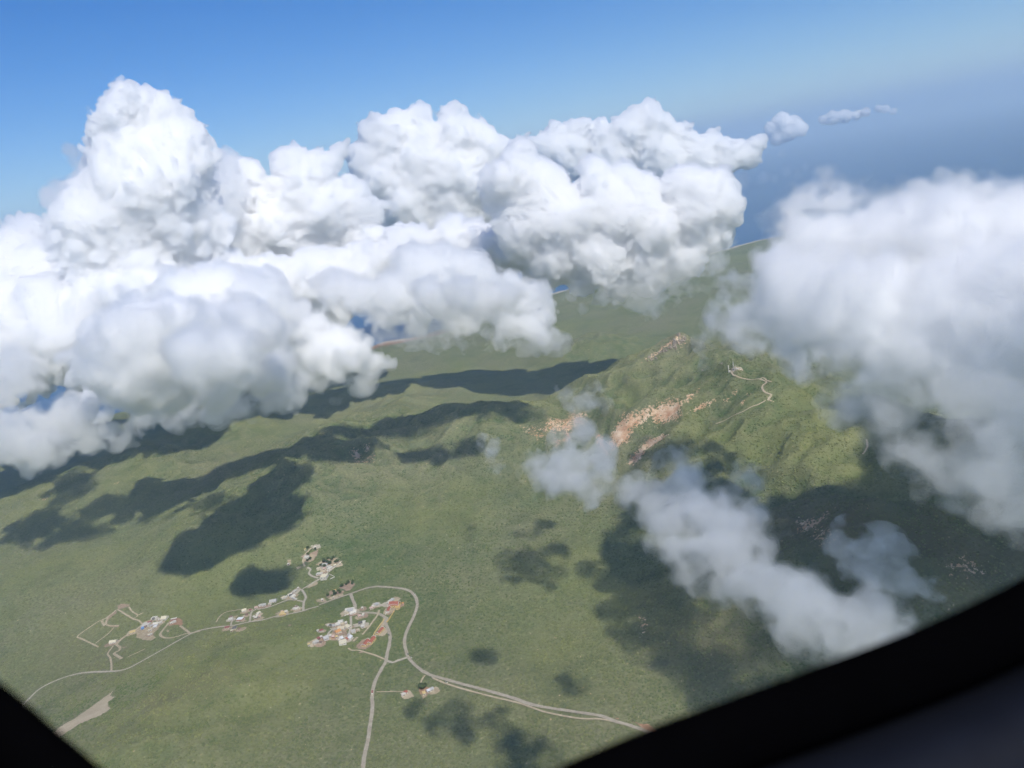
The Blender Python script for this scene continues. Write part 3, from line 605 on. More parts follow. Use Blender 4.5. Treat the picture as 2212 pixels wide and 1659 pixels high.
for a_ in [((1530, 352), (1612, 320), 6, 'gable', 'white', 'white', ws), ((1590, 398), (1658, 352), 7, 'gable', 'white', 'white', ws), ((1560, 372), (1640, 345), 6, 'shed', 'dark', 'grey', ws), ((1400, 415), (1460, 385), 6, 'gable', 'beige', 'white', ws), ((1455, 392), (1512, 378), 6, 'flat', 'pale', 'white', ws), ((1625, 408), (1690, 430), 3.5, 'flat', 'pale', 'pale', ws), ((1725, 205), (1748, 198), 4, 'flat', 'white', 'white', ws), ((1640, 290), (1690, 250), 6, 'flat', 'pale', 'pale', ws),
           ((1165, 480), (1295, 455), 10, 'gable', 'grey', 'pale', ws), ((1130, 530), (1185, 520), 5, 'flat', 'beige', 'white', ws), ((935, 570), (1000, 545), 6, 'flat', 'pale', 'white', ws), ((1010, 558), (1075, 545), 6, 'shed', 'grey', 'white', ws), ((850, 605), (910, 592), 6, 'hip', 'pink', 'beige', ws), ((592, 668), (680, 645), 8, 'gable', 'cream', 'white', ws), ((740, 660), (780, 648), 5, 'hip', 'maroon', 'white', ws), ((905, 722), (968, 695), 6, 'flat', 'cream', 'cream', ws), ((905, 755), (930, 720), 4, 'flat', 'white', 'white', ws),
           ((815, 795), (850, 785), 6, 'flat', 'white', 'white', ws), ((858, 805), (912, 795), 7, 'flat', 'white', 'dark', ws), ((935, 785), (970, 778), 5, 'flat', 'pink', 'pale', ws), ((660, 755), (715, 740), 7, 'hip', 'brown', 'beige', ws), ((328, 845), (408, 830), 8, 'gable', 'pale', 'white', ws), ((340, 805), (395, 795), 5, 'shed', 'brown', 'white', ws), ((500, 838), (612, 825), 9, 'hip', 'silver', 'red', ws),
           ((1640, 628), (1712, 578), 4, 'flat', 'white', 'white', ws), ((1672, 638), (1752, 602), 4.5, 'flat', 'white', 'white', ws), ((1660, 610), (1730, 585), 4, 'shed', 'brown', 'beige', ws), ((1455, 692), (1520, 672), 6, 'flat', 'white', 'white', ws), ((1380, 718), (1450, 705), 7, 'flat', 'yellow', 'yellow', ws), ((1360, 748), (1480, 735), 4, 'flat', 'yellow', 'ochre', ws), ((1390, 690), (1425, 680), 5, 'hip', 'pink', 'cream', ws),
           ((395, 1030), (480, 1010), 9, 'hip', 'dark', 'cream', ws), ((240, 1018), (335, 1000), 6, 'hip', 'maroon', 'beige', ws), ((365, 1078), (395, 1072), 4, 'flat', 'cream', 'beige', ws), ((505, 1040), (555, 1030), 5, 'hip', 'brown', 'pink', ws)]:
    house(2, *a_)
wu = 'on the bare terraces'
house(3, (972, 825), (1090, 815), 14, 'flat', 'cream', 'white', wu, h=7, label='big two-storey white house with cream roof at the track bend')
for a_ in [((872, 742), (982, 735), 8, 'hip', 'pale', 'white', wu), ((1105, 655), (1185, 595), 6, 'flat', 'white', 'white', wu), ((872, 640), (950, 622), 8, 'flat', 'beige', 'cream', wu), ((992, 560), (1090, 550), 8, 'gable', 'grey', 'pale', wu), ((1075, 605), (1150, 592), 8, 'flat', 'pale', 'pale', wu), ((1215, 580), (1262, 560), 5, 'flat', 'cream', 'white', wu), ((632, 402), (715, 395), 9, 'gable', 'pale', 'white', wu), ((758, 185), (785, 180), 4, 'flat', 'cream', 'cream', wu), ((815, 205), (860, 195), 5, 'flat', 'white', 'pale', wu), ((618, 248), (652, 242), 4, 'flat', 'yellow', 'cream', wu), ((272, 545), (312, 535), 4, 'flat', 'white', 'pale', wu), ((1335, 535), (1358, 528), 4, 'flat', 'cream', 'white', wu), ((1090, 690), (1108, 675), 4, 'flat', 'white', 'cream', wu), ((1285, 1125), (1330, 1115), 6, 'hip', 'brown', 'pink', wu), ((1215, 1090), (1262, 1080), 5, 'flat', 'ochre', 'cream', wu), ((965, 1275), (1005, 1265), 5, 'flat', 'white', 'white', wu), ((1195, 1235), (1225, 1222), 4, 'flat', 'beige', 'beige', wu), ((1000, 640), (1050, 630), 5, 'shed', 'pink', 'beige', wu)]:
    house(3, *a_)
wf = 'in the dusty farm compound'
for a_ in [((1322, 488), (1405, 480), 8, 'flat', 'white', 'white', wf), ((1335, 505), (1370, 500), 5, 'shed', 'dark', 'grey', wf), ((1490, 490), (1575, 482), 12, 'gable', 'cream', 'white', wf), ((1172, 605), (1290, 585), 15, 'flat', 'pale', 'white', wf), ((1260, 560), (1320, 548), 6, 'gable', 'maroon', 'beige', wf), ((1352, 585), (1440, 572), 8, 'gable', 'white', 'pale', wf), ((1350, 630), (1405, 618), 8, 'flat', 'silver', 'white', wf), ((1445, 572), (1478, 548), 5, 'flat', 'white', 'white', wf), ((1155, 655), (1195, 645), 7, 'flat', 'blue', 'blue', wf), ((965, 730), (1055, 700), 9, 'flat', 'yellow', 'beige', wf), ((642, 885), (745, 862), 9, 'gable', 'cream', 'white', wf), ((1265, 690), (1325, 675), 6, 'flat', 'beige', 'pale', wf), ((1260, 768), (1290, 758), 4, 'flat', 'cream', 'white', wf), ((1295, 758), (1330, 745), 4, 'flat', 'pale', 'white', wf), ((1640, 512), (1730, 490), 3.5, 'gable', 'white', 'maroon', wf), ((1655, 560), (1715, 535), 7, 'flat', 'pale', 'white', wf), ((1290, 630), (1325, 605), 4, 'flat', 'grey', 'pale', wf), ((1625, 575), (1650, 565), 4, 'flat', 'white', 'white', wf), ((1200, 640), (1240, 625), 4, 'shed', 'brown', 'beige', wf), ((1430, 515), (1450, 508), 3.5, 'flat', 'white', 'white', wf)]:
    house(4, *a_)
wo = 'on the orange clearing'
for a_ in [((545, 910), (598, 890), 7, 'flat', 'yellow', 'cream', wo), ((640, 868), (690, 845), 4, 'shed', 'silver', 'pale', wo), ((695, 840), (765, 805), 4, 'shed', 'grey', 'white', wo), ((170, 890), (232, 870), 6, 'hip', 'red', 'white', 'standing alone in the scrub'), ((122, 942), (192, 908), 4, 'flat', 'white', 'white', 'standing alone in the scrub')]:
    house(5, *a_)
for k, (x, y) in enumerate([(543, 752), (572, 748)]):       # two domed tanks
    g = ground(*c5((x, y))[0]); n = 14; V = [(0, 0, 4.6)]; F = []
    for zz, rr in ((4.1, 1.5), (3.2, 2.3), (2.6, 2.5), (-.6, 2.5)): V += [(rr*math.cos(6.2832*i/n), rr*math.sin(6.2832*i/n), zz) for i in range(n)]
    F = [(0, 1+i, 1+(i+1) % n) for i in range(n)]+[(1+r*n+i, 1+(r+1)*n+i, 1+(r+1)*n+(i+1) % n, 1+r*n+(i+1) % n) for r in range(3) for i in range(n)]
    t = thing('water_tank', 'white domed water tank on the orange clearing', 'tank', g, 0, 'twin water tanks'); part('tank_body', (V, F), pm('white'), t); part('tank_rim', box(-.4, .4, -.4, .4, 4.55, 4.9), pm('grey'), t)
mark(np.array([ground(*c5((557, 750))[0])[:2]]), 9)
# vehicles
def car(z, p, ang, col, lab, big=False):
    g = ground(*zc(z)(p)[0]); q = [ground(*zc(z)(e)[0]) for e in ang]; rz = math.atan2(q[1][1]-q[0][1], q[1][0]-q[0][0])
    L, W, H = (9.5, 2.5, 1.5) if big else (4.6, 1.9, .95)
    t = thing('truck' if big else 'car', lab, 'truck' if big else 'car', (g[0], g[1], float(hz(g[0], g[1])[0])+.85), rz, 'vehicles on the roads')
    part('body', box(-L/2, L/2, -W/2, W/2, .35, .35+H), pm(col), t)
    if big: part('load', box(-L/2+.1, L/2-2.6, -W/2+.05, W/2-.05, 1.87, 3.3), pm('maroon'), t); part('cab', box(L/2-2.3, L/2-.1, -W/2+.1, W/2-.1, 1.87, 3.0), pm('white'), t)
    else:
        V, F = box(-L*.3, L*.22, -W*.43, W*.43, 1.3, 1.85); V = [((x*.82 if zz > 1.5 else x), y*(.9 if zz > 1.5 else 1), zz) for x, y, zz in V]; part('cabin', (V, F), pm('dark'), t)
    for sx in (-1, 1):
        for sy in (-1, 1):
            n = 10; V = [(sx*L*.31+.36*math.cos(6.2832*i/n), sy*W*.5+yy, .36+.36*math.sin(6.2832*i/n)) for yy in (-.12, .12) for i in range(n)]
            part('wheel', (V, [tuple(range(n))[::-1], tuple(range(n, 2*n))]+[(i, (i+1) % n, n+(i+1) % n, n+i) for i in range(n)]), pm('dark'), t)
car(1, (1722, 842), ((1715, 820), (1730, 880)), 'dark', 'dark car driving on the road below the manor gate')
car(1, (2112, 1240), ((2100, 1200), (2125, 1270)), 'dark', 'dark car just short of the connecting lane on the big bend')
car(5, (312, 165), ((300, 140), (335, 200)), 'white', 'white car just past the connecting lane on the big bend')
car('L', (1793, 911), ((1788, 905), (1797, 925)), 'white', 'white car rounding the top of the big bend')
car(5, (1030, 676), ((980, 655), (1080, 700)), 'white', 'white car parked on the side track')
car('L', (1610, 1340), ((1609, 1320), (1609, 1360)), 'cream', 'truck with dark red load on the straight road', True)
# masts on the hill
def bars(segs, r):
    V = []; F = []
    for a, b in segs:
        a = np.array(a, float); b = np.array(b, float); d = b-a; d /= np.linalg.norm(d); u = np.cross(d, (0, 0, 1) if abs(d[2]) < .9 else (1, 0, 0)); u /= np.linalg.norm(u); v = np.cross(d, u); k = len(V)
        for p in (a, b): V += [tuple(p+r*(c_*u+s_*v)) for c_, s_ in ((1, 1), (-1, 1), (-1, -1), (1, -1))]
        F += [(k, k+1, k+2, k+3), (k+7, k+6, k+5, k+4)]+[(k+i, k+4+i, k+4+(i+1) % 4, k+(i+1) % 4) for i in range(4)]
    return V, F
def lattice(hgt, w0, w1, n):
    S = []; c = lambda z_, k: ((w0+(w1-w0)*z_/hgt)*(1 if k in (0, 3) else -1)/2, (w0+(w1-w0)*z_/hgt)*(1 if k < 2 else -1)/2, z_)
    for i in range(n):
        za, zb = hgt*i/n, hgt*(i+1)/n
        for k in range(4): S += [(c(za, k), c(zb, k)), (c(za, k), c(zb, (k+1) % 4)), (c(zb, k), c(zb, (k+1) % 4))]
    return S
g = ground(*c6((1280, 640))[0]); t = thing('mast', 'white antenna mast with drum dishes beside the hilltop track end', 'mast', g); t.location.z -= .3
part('pole', bars([((0, 0, -2), (0, 0, 15))], .55), pm('white'), t); part('drum', bars([((-.0, 0, 14), (0, 0, 16.5))], 1.2), pm('white'), t); part('drum', bars([((0, 0, 9.5), (0, 0, 11))], 1.0), pm('white'), t); part('base_hut', box(-1, 7, -3, 3, -2, 3.4), pm('white'), t)
for x, y, hh, lab in [(1345, 600, 19, 'tall grey lattice radio mast on the hilltop'), (1378, 605, 6, 'short radio mast by the hilltop huts')]:
    g = ground(*c6((x, y))[0]); t = thing('radio_mast', lab, 'mast', g); t.location.z -= .3
    part('lattice', bars(lattice(hh, hh*.12, 1.0, 8), .16), pm('grey'), t); part('antenna', bars([((0, 0, hh), (0, 0, hh+5))], .3), pm('grey'), t); part('drum', bars([((0, 0, hh*.55), (0, 0, hh*.55+1.8))], 1.1), pm('white'), t); part('beacon', bars([((0, 0, hh+5), (0, 0, hh+6.2))], .6), pm('white'), t)
wh = 'by the hilltop masts'
for a_ in [((1375, 610), (1410, 602), 5, 'flat', 'white', 'white', wh), ((1340, 612), (1365, 606), 4, 'flat', 'pale', 'white', wh), ((1420, 602), (1445, 596), 4, 'flat', 'beige', 'cream', wh)]: house(6, *a_, name='equipment_hut', h=2.3)
# wind turbines on the far plain
def turbine(px, py, hub, lab):
    g = ground(px, py); t = thing('wind_turbine', lab, 'wind turbine', (g[0], g[1], g[2]-.5), -.3, 'wind turbines on the far plain')
    V = []; F = []; n = 10
    for zz, rr in ((0, 2.4), (hub, 1.4)): V += [(rr*math.cos(6.2832*i/n), rr*math.sin(6.2832*i/n), zz) for i in range(n)]
    part('tower', (V, [(i, (i+1) % n, n+(i+1) % n, n+i) for i in range(n)]), pm('white'), t); part('nacelle', box(-1.6, 1.6, -5, 4, hub, hub+3.4), pm('white'), t)
    for k in range(3):
        a = math.radians(95+120*k); d = np.array((math.cos(a), 0, math.sin(a))); o = np.array((0, -5.6, hub+1.7)); s = np.array((-d[2], 0, d[0]))
        V = [o+d*q+s*w_+np.array((0, y, 0)) for q, w_ in ((0, 1.1), (8, 2.0), (hub*.62, .4)) for y in (-.35, .35) for w_ in (w_, -w_*.5)]
        part('blade', (V, [(0, 1, 5, 4), (2, 6, 7, 3), (4, 5, 9, 8), (6, 10, 11, 7), (0, 4, 6, 2), (1, 3, 7, 5), (4, 8, 10, 6), (5, 7, 11, 9), (0, 2, 3, 1), (8, 9, 11, 10)]), pm('white'), t)
turbine(1553, 580, 30, 'white wind turbine on the far green plain, taller of two'); turbine(1545, 579, 19, 'white wind turbine on the far green plain, shorter of two')
# boulders and rocks on the hill
M_ROCK = plain('pale_rock', (.27, .225, .17), .95, .5, .5)
import bmesh
def blob_mesh(name, seed, sub, amp, flat, mat):
    bm = bmesh.new(); bmesh.ops.create_icosphere(bm, subdivisions=sub, radius=1); r = random.Random(seed)
    for v in bm.verts:
        k = 1+amp*(r.random()-.5)*2; v.co = Vector((v.co.x*k, v.co.y*k, v.co.z*k*flat))
    me = bpy.data.meshes.new(name); bm.to_mesh(me); bm.free(); me.materials.append(mat); return me
RM = [blob_mesh('boulder', 50+k, 2, .2, .62, M_ROCK) for k in range(3)]
rr = random.Random(4)
for x, y, s in [(1185, 525, 34), (920, 615, 30), (845, 635, 16), (360, 730, 14), (210, 775, 16), (190, 690, 16), (45, 785, 10), (305, 880, 14), (908, 785, 16), (560, 785, 8), (310, 700, 8), (710, 675, 8), (635, 620, 8), (1525, 485, 22), (1720, 478, 26), (1725, 418, 18), (1790, 358, 16), (1400, 410, 18), (1280, 425, 12), (895, 405, 12), (1070, 325, 20), (1590, 440, 14), (1640, 470, 12), (1875, 488, 8), (640, 700, 7), (480, 660, 7), (1345, 405, 10)]:
    g = ground(*c6((x, y))[0]); d = np.linalg.norm(g-CAM); r = s*.5*.1587*d/F2212
    o = bpy.data.objects.new('boulder', RM[rr.randrange(3)]); COL.objects.link(o); o.location = (g[0], g[1], g[2]+r*.1); o.scale = (r, r*(.7+.5*rr.random()), r*(.8+.4*rr.random())); o.rotation_euler = (0, 0, rr.random()*6)
    o['label'] = 'big pale boulder on the green slope below the rocky peak' if s > 20 else 'pale boulder on the green slope around the masts'; o['category'] = 'boulder'; o['group'] = 'boulders on the mast hill'
CRAG = [blob_mesh('crag', 70+k, 2, .3, 1.1, M_ROCK) for k in range(3)]
for k in range(46):
    t_ = rr.random(); x, y = 170+t_*480+rr.gauss(0, 26), 480-t_*290+rr.gauss(0, 26)+max(0, t_-.6)*60*rr.random()
    g = ground(*c6((x, y))[0]); r = 1.6+rr.random()*3.6*(.4+t_)
    o = bpy.data.objects.new('crag', CRAG[k % 3]); COL.objects.link(o); o.location = tuple(g); o.scale = (r, r*(.6+.6*rr.random()), r*(.8+.8*rr.random())); o.rotation_euler = (rr.random()*.5, rr.random()*.5, rr.random()*6)
    o['label'] = 'weathered rock outcrop on the rocky peak'; o['category'] = 'rock'; o['group'] = 'outcrops of the rocky peak'
# single trees standing on bare ground
def leaf_mat(name, a, b):
    t = NT(name); i = t.n('ShaderNodeObjectInfo'); c = t.ramp(i.outputs['Random'], [(0, a), (1, b)]); n = t.noise(.9, 3, .6, t.pos())
    return t.bsdf(t.mix(1., c, t.ramp(n, [(.3, (.6, .6, .6)), (.7, (1.4, 1.4, 1.4))]), 'MULTIPLY'), .9, spec=.1)
M_TREE = leaf_mat('tree_leaf', (.06, .085, .035), (.09, .115, .045)); M_BARK = plain('bark', (.14, .10, .07))
def crown_mesh(seed):
    r = random.Random(seed); V = []; F = []
    for k in range(420):
        z = r.random(); a = r.random()*6.283; rad = (1-(2*z-1)**2)**.5*(.55+.45*r.random()); c = np.array((rad*math.cos(a)*1.05, rad*math.sin(a)*1.05, .95+z*1.15)); q = np.array([r.gauss(0, 1) for _ in range(6)]).reshape(2, 3)*.13; k0 = len(V)
        V += [tuple(c+q[0]), tuple(c+q[1]), tuple(c-q[0]), tuple(c-q[1])]; F.append((k0, k0+1, k0+2, k0+3))
    me = bpy.data.meshes.new('crown'); me.from_pydata(V, [], F); me.materials.append(M_TREE); return me
def trunk_mesh():
    S = [((0, 0, -.2), (0, 0, .9)), ((0, 0, .8), (.45, .1, 1.5)), ((0, 0, .8), (-.35, .3, 1.5)), ((0, 0, .85), (.0, -.4, 1.6))]; V, F = bars(S, .07); me = bpy.data.meshes.new('trunk'); me.from_pydata(V, [], F); me.materials.append(M_BARK); return me
CR = [crown_mesh(k) for k in range(3)]; TK = trunk_mesh()
TREES = [(3, p, w_) for w_, pp in (('on the square pink clearing', [(1505, 910), (1475, 955), (1600, 945), (1390, 995), (1605, 908), (1520, 925)]), ('on the beige terraced clearing', [(1020, 455), (1110, 430), (1210, 412), (1055, 475), (1020, 497), (1090, 500), (1180, 450), (1300, 487), (1140, 530), (1250, 500), (960, 575), (1030, 590)]), ('beside the brown field above the terraces', [(690, 210), (840, 235), (680, 470), (690, 345), (740, 440)]), ('on the earth plot beside the main road', [(1225, 1110), (1320, 1110), (1250, 1165), (1350, 1130), (1100, 1185)])) for p in pp]+[(5, p, 'around the twin white tanks') for p in [(520, 785), (565, 790), (595, 770), (545, 805), (510, 755)]]
for k, (z, p, w_) in enumerate(TREES):
    g = ground(*zc(z)(p)[0]); s = 2.6+1.6*rr.random(); t = thing('tree', 'dark round-crowned tree '+w_, 'tree', (g[0], g[1], g[2]+.2), rr.random()*6, 'trees standing on bare ground'); t.scale = (s, s, s*.85)
    for nm, me in (('crown', CR[k % 3]), ('trunk', TK)): o = bpy.data.objects.new(nm, me); COL.objects.link(o); o.parent = t
# =============== scrub ===============
def scrub(n=260000):
    rg = np.random.default_rng(9)
    # more or less even on the land in front of the window, sparser with distance
    y = 720+1900*rg.random(n*2)**1.25; x = (rg.random(n*2)*2-1)*(y*.78+160); k = (x > -1700) & (x < 1300); x, y = x[k][:n], y[k][:n]
    P3 = np.c_[x/26, y/26, np.zeros(len(x))]; keep = rg.random(len(x)) < np.clip(.62+.9*NZ.fbm(P3, 3), .12, 1)
    i = ((x-RX0)/RS).astype(int); j = ((y-RY0)/RS).astype(int); ok = (i >= 0) & (j >= 0) & (i < RAST.shape[0]) & (j < RAST.shape[1]); bad = np.zeros(len(x), bool); bad[ok] = RAST[i[ok], j[ok]]
    gi = np.clip(np.searchsorted(GX, x), 0, len(GX)-1); gj = np.clip(np.searchsorted(GY, y), 0, len(GY)-1); sl = soil.reshape(gx.shape)[gi, gj]
    keep &= ~bad & (rg.random(len(x)) > sl*.93); x, y = x[keep], y[keep]
    z = hz(x, y); s = 1.0+1.5*rg.random(len(x))**2.2+.5*np.clip(NZ.fbm(np.c_[x/70, y/70, np.ones(len(x))], 2), 0, 1)
    me = bpy.data.meshes.new('scrub'); me.vertices.add(len(x)); me.vertices.foreach_set('co', np.c_[x, y, z+.15].astype(np.float32).ravel())
    lsh = (lush*(1-brown)-brown*.9).reshape(gx.shape)[gi, gj][keep]; a = me.attributes.new('size', 'FLOAT', 'POINT'); a.data.foreach_set('value', s.astype(np.float32)); a = me.attributes.new('lush', 'FLOAT', 'POINT'); a.data.foreach_set('value', lsh.astype(np.float32))
    print('shrubs', len(x))
    t = NT('shrub_leaf'); la = t.n('ShaderNodeAttribute', attribute_name='lush', attribute_type='INSTANCER').outputs['Fac']; c = t.mix(la, (.168, .176, .084), (.082, .120, .046))
    c = t.mix(t.math('MULTIPLY', t.math('MAXIMUM', t.math('MULTIPLY', la, -1.), 0.), .9), c, (.12, .095, .055))
    p = t.pos(); c = t.mix(t.ramp(t.noise(.0021, 4, .55, p), [(.48, (0, 0, 0)), (.66, (.6, .6, .6))]), c, (.20, .21, .075))
    c = t.mix(t.ramp(t.noise(.011, 4, .6, p), [(.52, (0, 0, 0)), (.7, (.45, .45, .45))]), c, (.085, .105, .05))
    rnd = t.n('ShaderNodeObjectInfo').outputs['Random']; c = t.mix(1., c, t.ramp(rnd, [(0, (.8, .83, .8)), (.6, (1.0, 1.0, .97)), (.9, (1.14, 1.1, 1.03)), (1, (1.35, 1.28, 1.2))]), 'MULTIPLY'); mt = t.bsdf(c, .95, spec=.05)
    o = struct('scrub', me, 'stuff')
    ng = bpy.data.node_groups.new('scrub_on_points', 'GeometryNodeTree'); ng.interface.new_socket('Geometry', in_out='INPUT', socket_type='NodeSocketGeometry'); ng.interface.new_socket('Geometry', in_out='OUTPUT', socket_type='NodeSocketGeometry')
    N = ng.nodes.new; gi_, go = N('NodeGroupInput'), N('NodeGroupOutput'); ico = N('GeometryNodeMeshIcoSphere'); ico.inputs['Subdivisions'].default_value = 2
    sp_ = N('GeometryNodeSetPosition'); nz = N('ShaderNodeTexNoise'); nz.inputs['Scale'].default_value = 1.7; ve = N('ShaderNodeVectorMath'); ve.operation = 'SUBTRACT'; ve.inputs[1].default_value = (.5, .5, .5); v2 = N('ShaderNodeVectorMath'); v2.operation = 'MULTIPLY'; v2.inputs[1].default_value = (1.5, 1.5, 1.1)
    L = ng.links.new; L(nz.outputs['Color'], ve.inputs[0]); L(ve.outputs[0], v2.inputs[0]); L(ico.outputs['Mesh'], sp_.inputs['Geometry']); L(v2.outputs[0], sp_.inputs['Offset'])
    sm = N('GeometryNodeSetMaterial'); sm.inputs['Material'].default_value = mt; L(sp_.outputs[0], sm.inputs[0])
    mp = N('GeometryNodeMeshToPoints'); L(gi_.outputs[0], mp.inputs[0]); ip = N('GeometryNodeInstanceOnPoints'); L(mp.outputs[0], ip.inputs['Points']); L(sm.outputs[0], ip.inputs['Instance'])
    rv = N('FunctionNodeRandomValue'); rv.data_type = 'FLOAT_VECTOR'; rv.inputs[1].default_value = (.3, .3, 6.28); L(rv.outputs[0], ip.inputs['Rotation'])
    na = N('GeometryNodeInputNamedAttribute'); na.data_type = 'FLOAT'; na.inputs['Name'].default_value = 'size'; cx = N('ShaderNodeCombineXYZ'); mu = N('ShaderNodeMath'); mu.operation = 'MULTIPLY'; mu.inputs[1].default_value = .75
    L(na.outputs[0], cx.inputs[0]); L(na.outputs[0], cx.inputs[1]); L(na.outputs[0], mu.inputs[0]); L(mu.outputs[0], cx.inputs[2]); L(cx.outputs[0], ip.inputs['Scale']); L(ip.outputs[0], go.inputs[0])
    md = o.modifiers.new('scrub', 'NODES'); md.node_group = ng
scrub()
# =============== the aircraft window the view is taken through ===============
def cam_pt(px, py, d): return CAM+V_F*d+V_R*((px-1106)/F2212*d)-V_U*((py-829.5)/F2212*d)
RIM = [(-560, 1030), (-250, 1285), (0, 1472), (110, 1566), (220, 1660), (360, 1775), (560, 1862), (800, 1850), (1010, 1735), (1222, 1642), (1408, 1563), (1521, 1522), (1726, 1447), (1981, 1350), (2212, 1240), (2450, 1100), (2750, 930), (2920, 640), (2980, 250), (2900, -200), (2600, -620), (2000, -900), (1100, -1000), (200, -930), (-500, -650), (-900, -150), (-960, 350), (-820, 760)]
def window():
    P = np.array(RIM, float); P = smooth_line(np.vstack([P, P[:1]]), 40)[:-1]
    T = np.roll(P, -1, 0)-np.roll(P, 1, 0); T /= np.linalg.norm(T, axis=1)[:, None]; Nn = np.c_[-T[:, 1], T[:, 0]]
    c = P.mean(0); 
    if ((P-c)*Nn).sum() < 0: Nn = -Nn
    d0 = .17; root = thing('aircraft_window', 'dark oval aircraft window surround framing the aerial view', 'window', cam_pt(1106, 829, d0))
    o0 = np.array(root.location)
    def loft(name, prof, mat):                         # prof: (outward px, depth) round the opening
        n = len(P); V = np.concatenate([[cam_pt(p[0]+q[0]*s, p[1]+q[1]*s, d0)+V_F*dd-o0 for p, q in zip(P, Nn)] for s, dd in prof]); m_ = len(prof); k = np.arange(n*m_).reshape(m_, n)
        F = np.stack([k, np.roll(k, -1, 1), np.roll(np.roll(k, -1, 1), -1, 0), np.roll(k, -1, 0)], -1).reshape(-1, 4)
        o = bpy.data.objects.new(name, mesh_np(name, V, F, [mat])); COL.objects.link(o); o.parent = root
    loft('rubber_seal', [(90, .012), (20, .003), (6, 0), (20, -.003), (120, -.005), (170, -.001), (170, .012)], plain('black_rubber', (.0012, .0012, .0015), 1., .2, 30, 0.))
    loft('trim_panel', [(172, .010), (172, -.010), (185, -.016), (300, -.022), (312, -.020), (318, -.026), (420, -.032), (432, -.030), (440, -.036), (640, -.044), (900, -.046), (900, .012)], plain('navy_grey_trim', (.0085, .0105, .017), .7, .2, 30, .08))
window()
cam_d.dof.use_dof = True; cam_d.dof.focus_distance = 3000; cam_d.dof.aperture_fstop = cam_d.lens/2.6
# =============== clouds ===============
VM = {}
def vmat(d, g=0.35):
    if (d, g) not in VM: VM[(d, g)] = vol_mat('cloud_vapour', d, g, (1., 1., 1.))
    return VM[(d, g)]
def pieces(V, F, least):
    L = np.arange(len(V))
    while True:
        m_ = L[F].min(1); N = L.copy()
        for k in range(4): np.minimum.at(N, F[:, k], m_)
        N = N[N]; N = N[N]
        if (N == L).all(): break
        L = N
    fl = L[F[:, 0]]; u, n = np.unique(fl, return_counts=True)
    for q in u[n >= least]:
        Fq = F[fl == q]; a, b, c_, d_ = (V[Fq[:, k]]-V[Fq[0, 0]] for k in range(4))
        if ((np.cross(a, b)*c_).sum()+(np.cross(a, c_)*d_).sum()) < 0: continue      # a hollow inside: leave it filled
        w_, inv = np.unique(Fq, return_inverse=True); yield V[w_], inv.reshape(-1, 4)
def px_lobes(L, hd):
    o = []
    for l in L:
        x, y, r = l[:3]; h = l[3] if len(l) > 3 else hd
        p = at_dist(x, y, h); s = np.linalg.norm(p-CAM); o.append((*p, r*s/F2212))
    return o
def cloud(label, lobes, vox, seed, shells, group, **kw):
    """shells: (part name, iso, density); one closed skin of even vapour inside the other"""
    D, lo, vx = cloud_field(lobes, vox*.85, seed, **kw)
    root = bpy.data.objects.new('cloud', None); COL.objects.link(root)
    c = np.mean(np.array(lobes)[:, :3], 0); c[2] = min(np.array(lobes)[:, 2]); root.location = c
    root['label'] = label; root['category'] = 'cloud'; root['group'] = group
    for nm, iso, dens in shells:
        if nm == 'billow': V, F = surface_nets(D, lo, vx, iso)
        else:                                          # the soft outer veil and the inside need less detail
            Dh = np.pad(D[::2, ::2, ::2], ((0, 1),)*3, constant_values=999.); V, F = surface_nets(Dh, lo, vx*2, iso)
        for Vp, Fp in pieces(V, F, 220 if nm == 'billow' else 60):
            o = bpy.data.objects.new(nm, mesh_np(nm, Vp-c, Fp, [vmat(dens)])); COL.objects.link(o); o.parent = root
    print(label, D.shape, len(V), flush=True)
    return root
BIG = (('veil', 4, .010), ('billow', 0, .10))
G1, G2, G3 = 'cumulus clouds over the island', 'thin cloud wisps over the hills', 'low clouds far out at sea'
def z_lobes(L):
    o = []
    for x, y, r, z in L:
        p = at_z(x, y, z); s = np.linalg.norm(p-CAM); o.append((*p, r*s/F2212))
    return o
WK = dict(levels=2, kids=9, warp=.75, puff=.06, wisp=.46, fray=.2)
cloud('tall white tower cloud rising above the broad bank', px_lobes([(318, 255, 58), (345, 275, 50), (285, 300, 60), (360, 330, 72), (290, 360, 85), (255, 395, 62), (335, 440, 105), (395, 410, 55), (250, 490, 90), (390, 500, 90), (310, 580, 95), (210, 560, 70), (430, 580, 70), (230, 640, 80)], 2700), 6, 11, BIG, G1, base=420)
cloud('small grey cloud scraps hanging beside the tower cloud', px_lobes([(155, 325, 16), (165, 350, 15), (178, 385, 20), (130, 420, 26), (160, 440, 30), (195, 425, 30), (120, 435, 18), (170, 480, 30)], 2900), 5, 12, (('veil', 4, .006), ('billow', -3, .02)), G1, levels=2, warp=.5, puff=.1, wisp=.12)
cloud('grey shaded cloud shoulder tucked behind the tower cloud', px_lobes([(470, 350, 34), (485, 400, 40), (470, 460, 50), (500, 340, 18), (455, 420, 40)], 3000), 7, 41, (('veil', 4, .006), ('billow', -1, .03)), G1, levels=2, warp=.4, puff=.14)
cloud('white cloud bank over the coast beyond the broad bank', px_lobes([(60, 520, 42, 3150), (20, 590, 70, 3050), (110, 620, 80, 2950), (40, 720, 100, 2850), (180, 700, 105, 2700), (260, 770, 80, 2050), (210, 860, 45, 2300), (-60, 640, 100, 3050), (-80, 760, 110, 2850)], 2700), 9, 53, (('veil', 5, .008), ('billow', 0, .06)), G1, warp=.28, puff=.1, fray=.05, base=405, flat=.6)
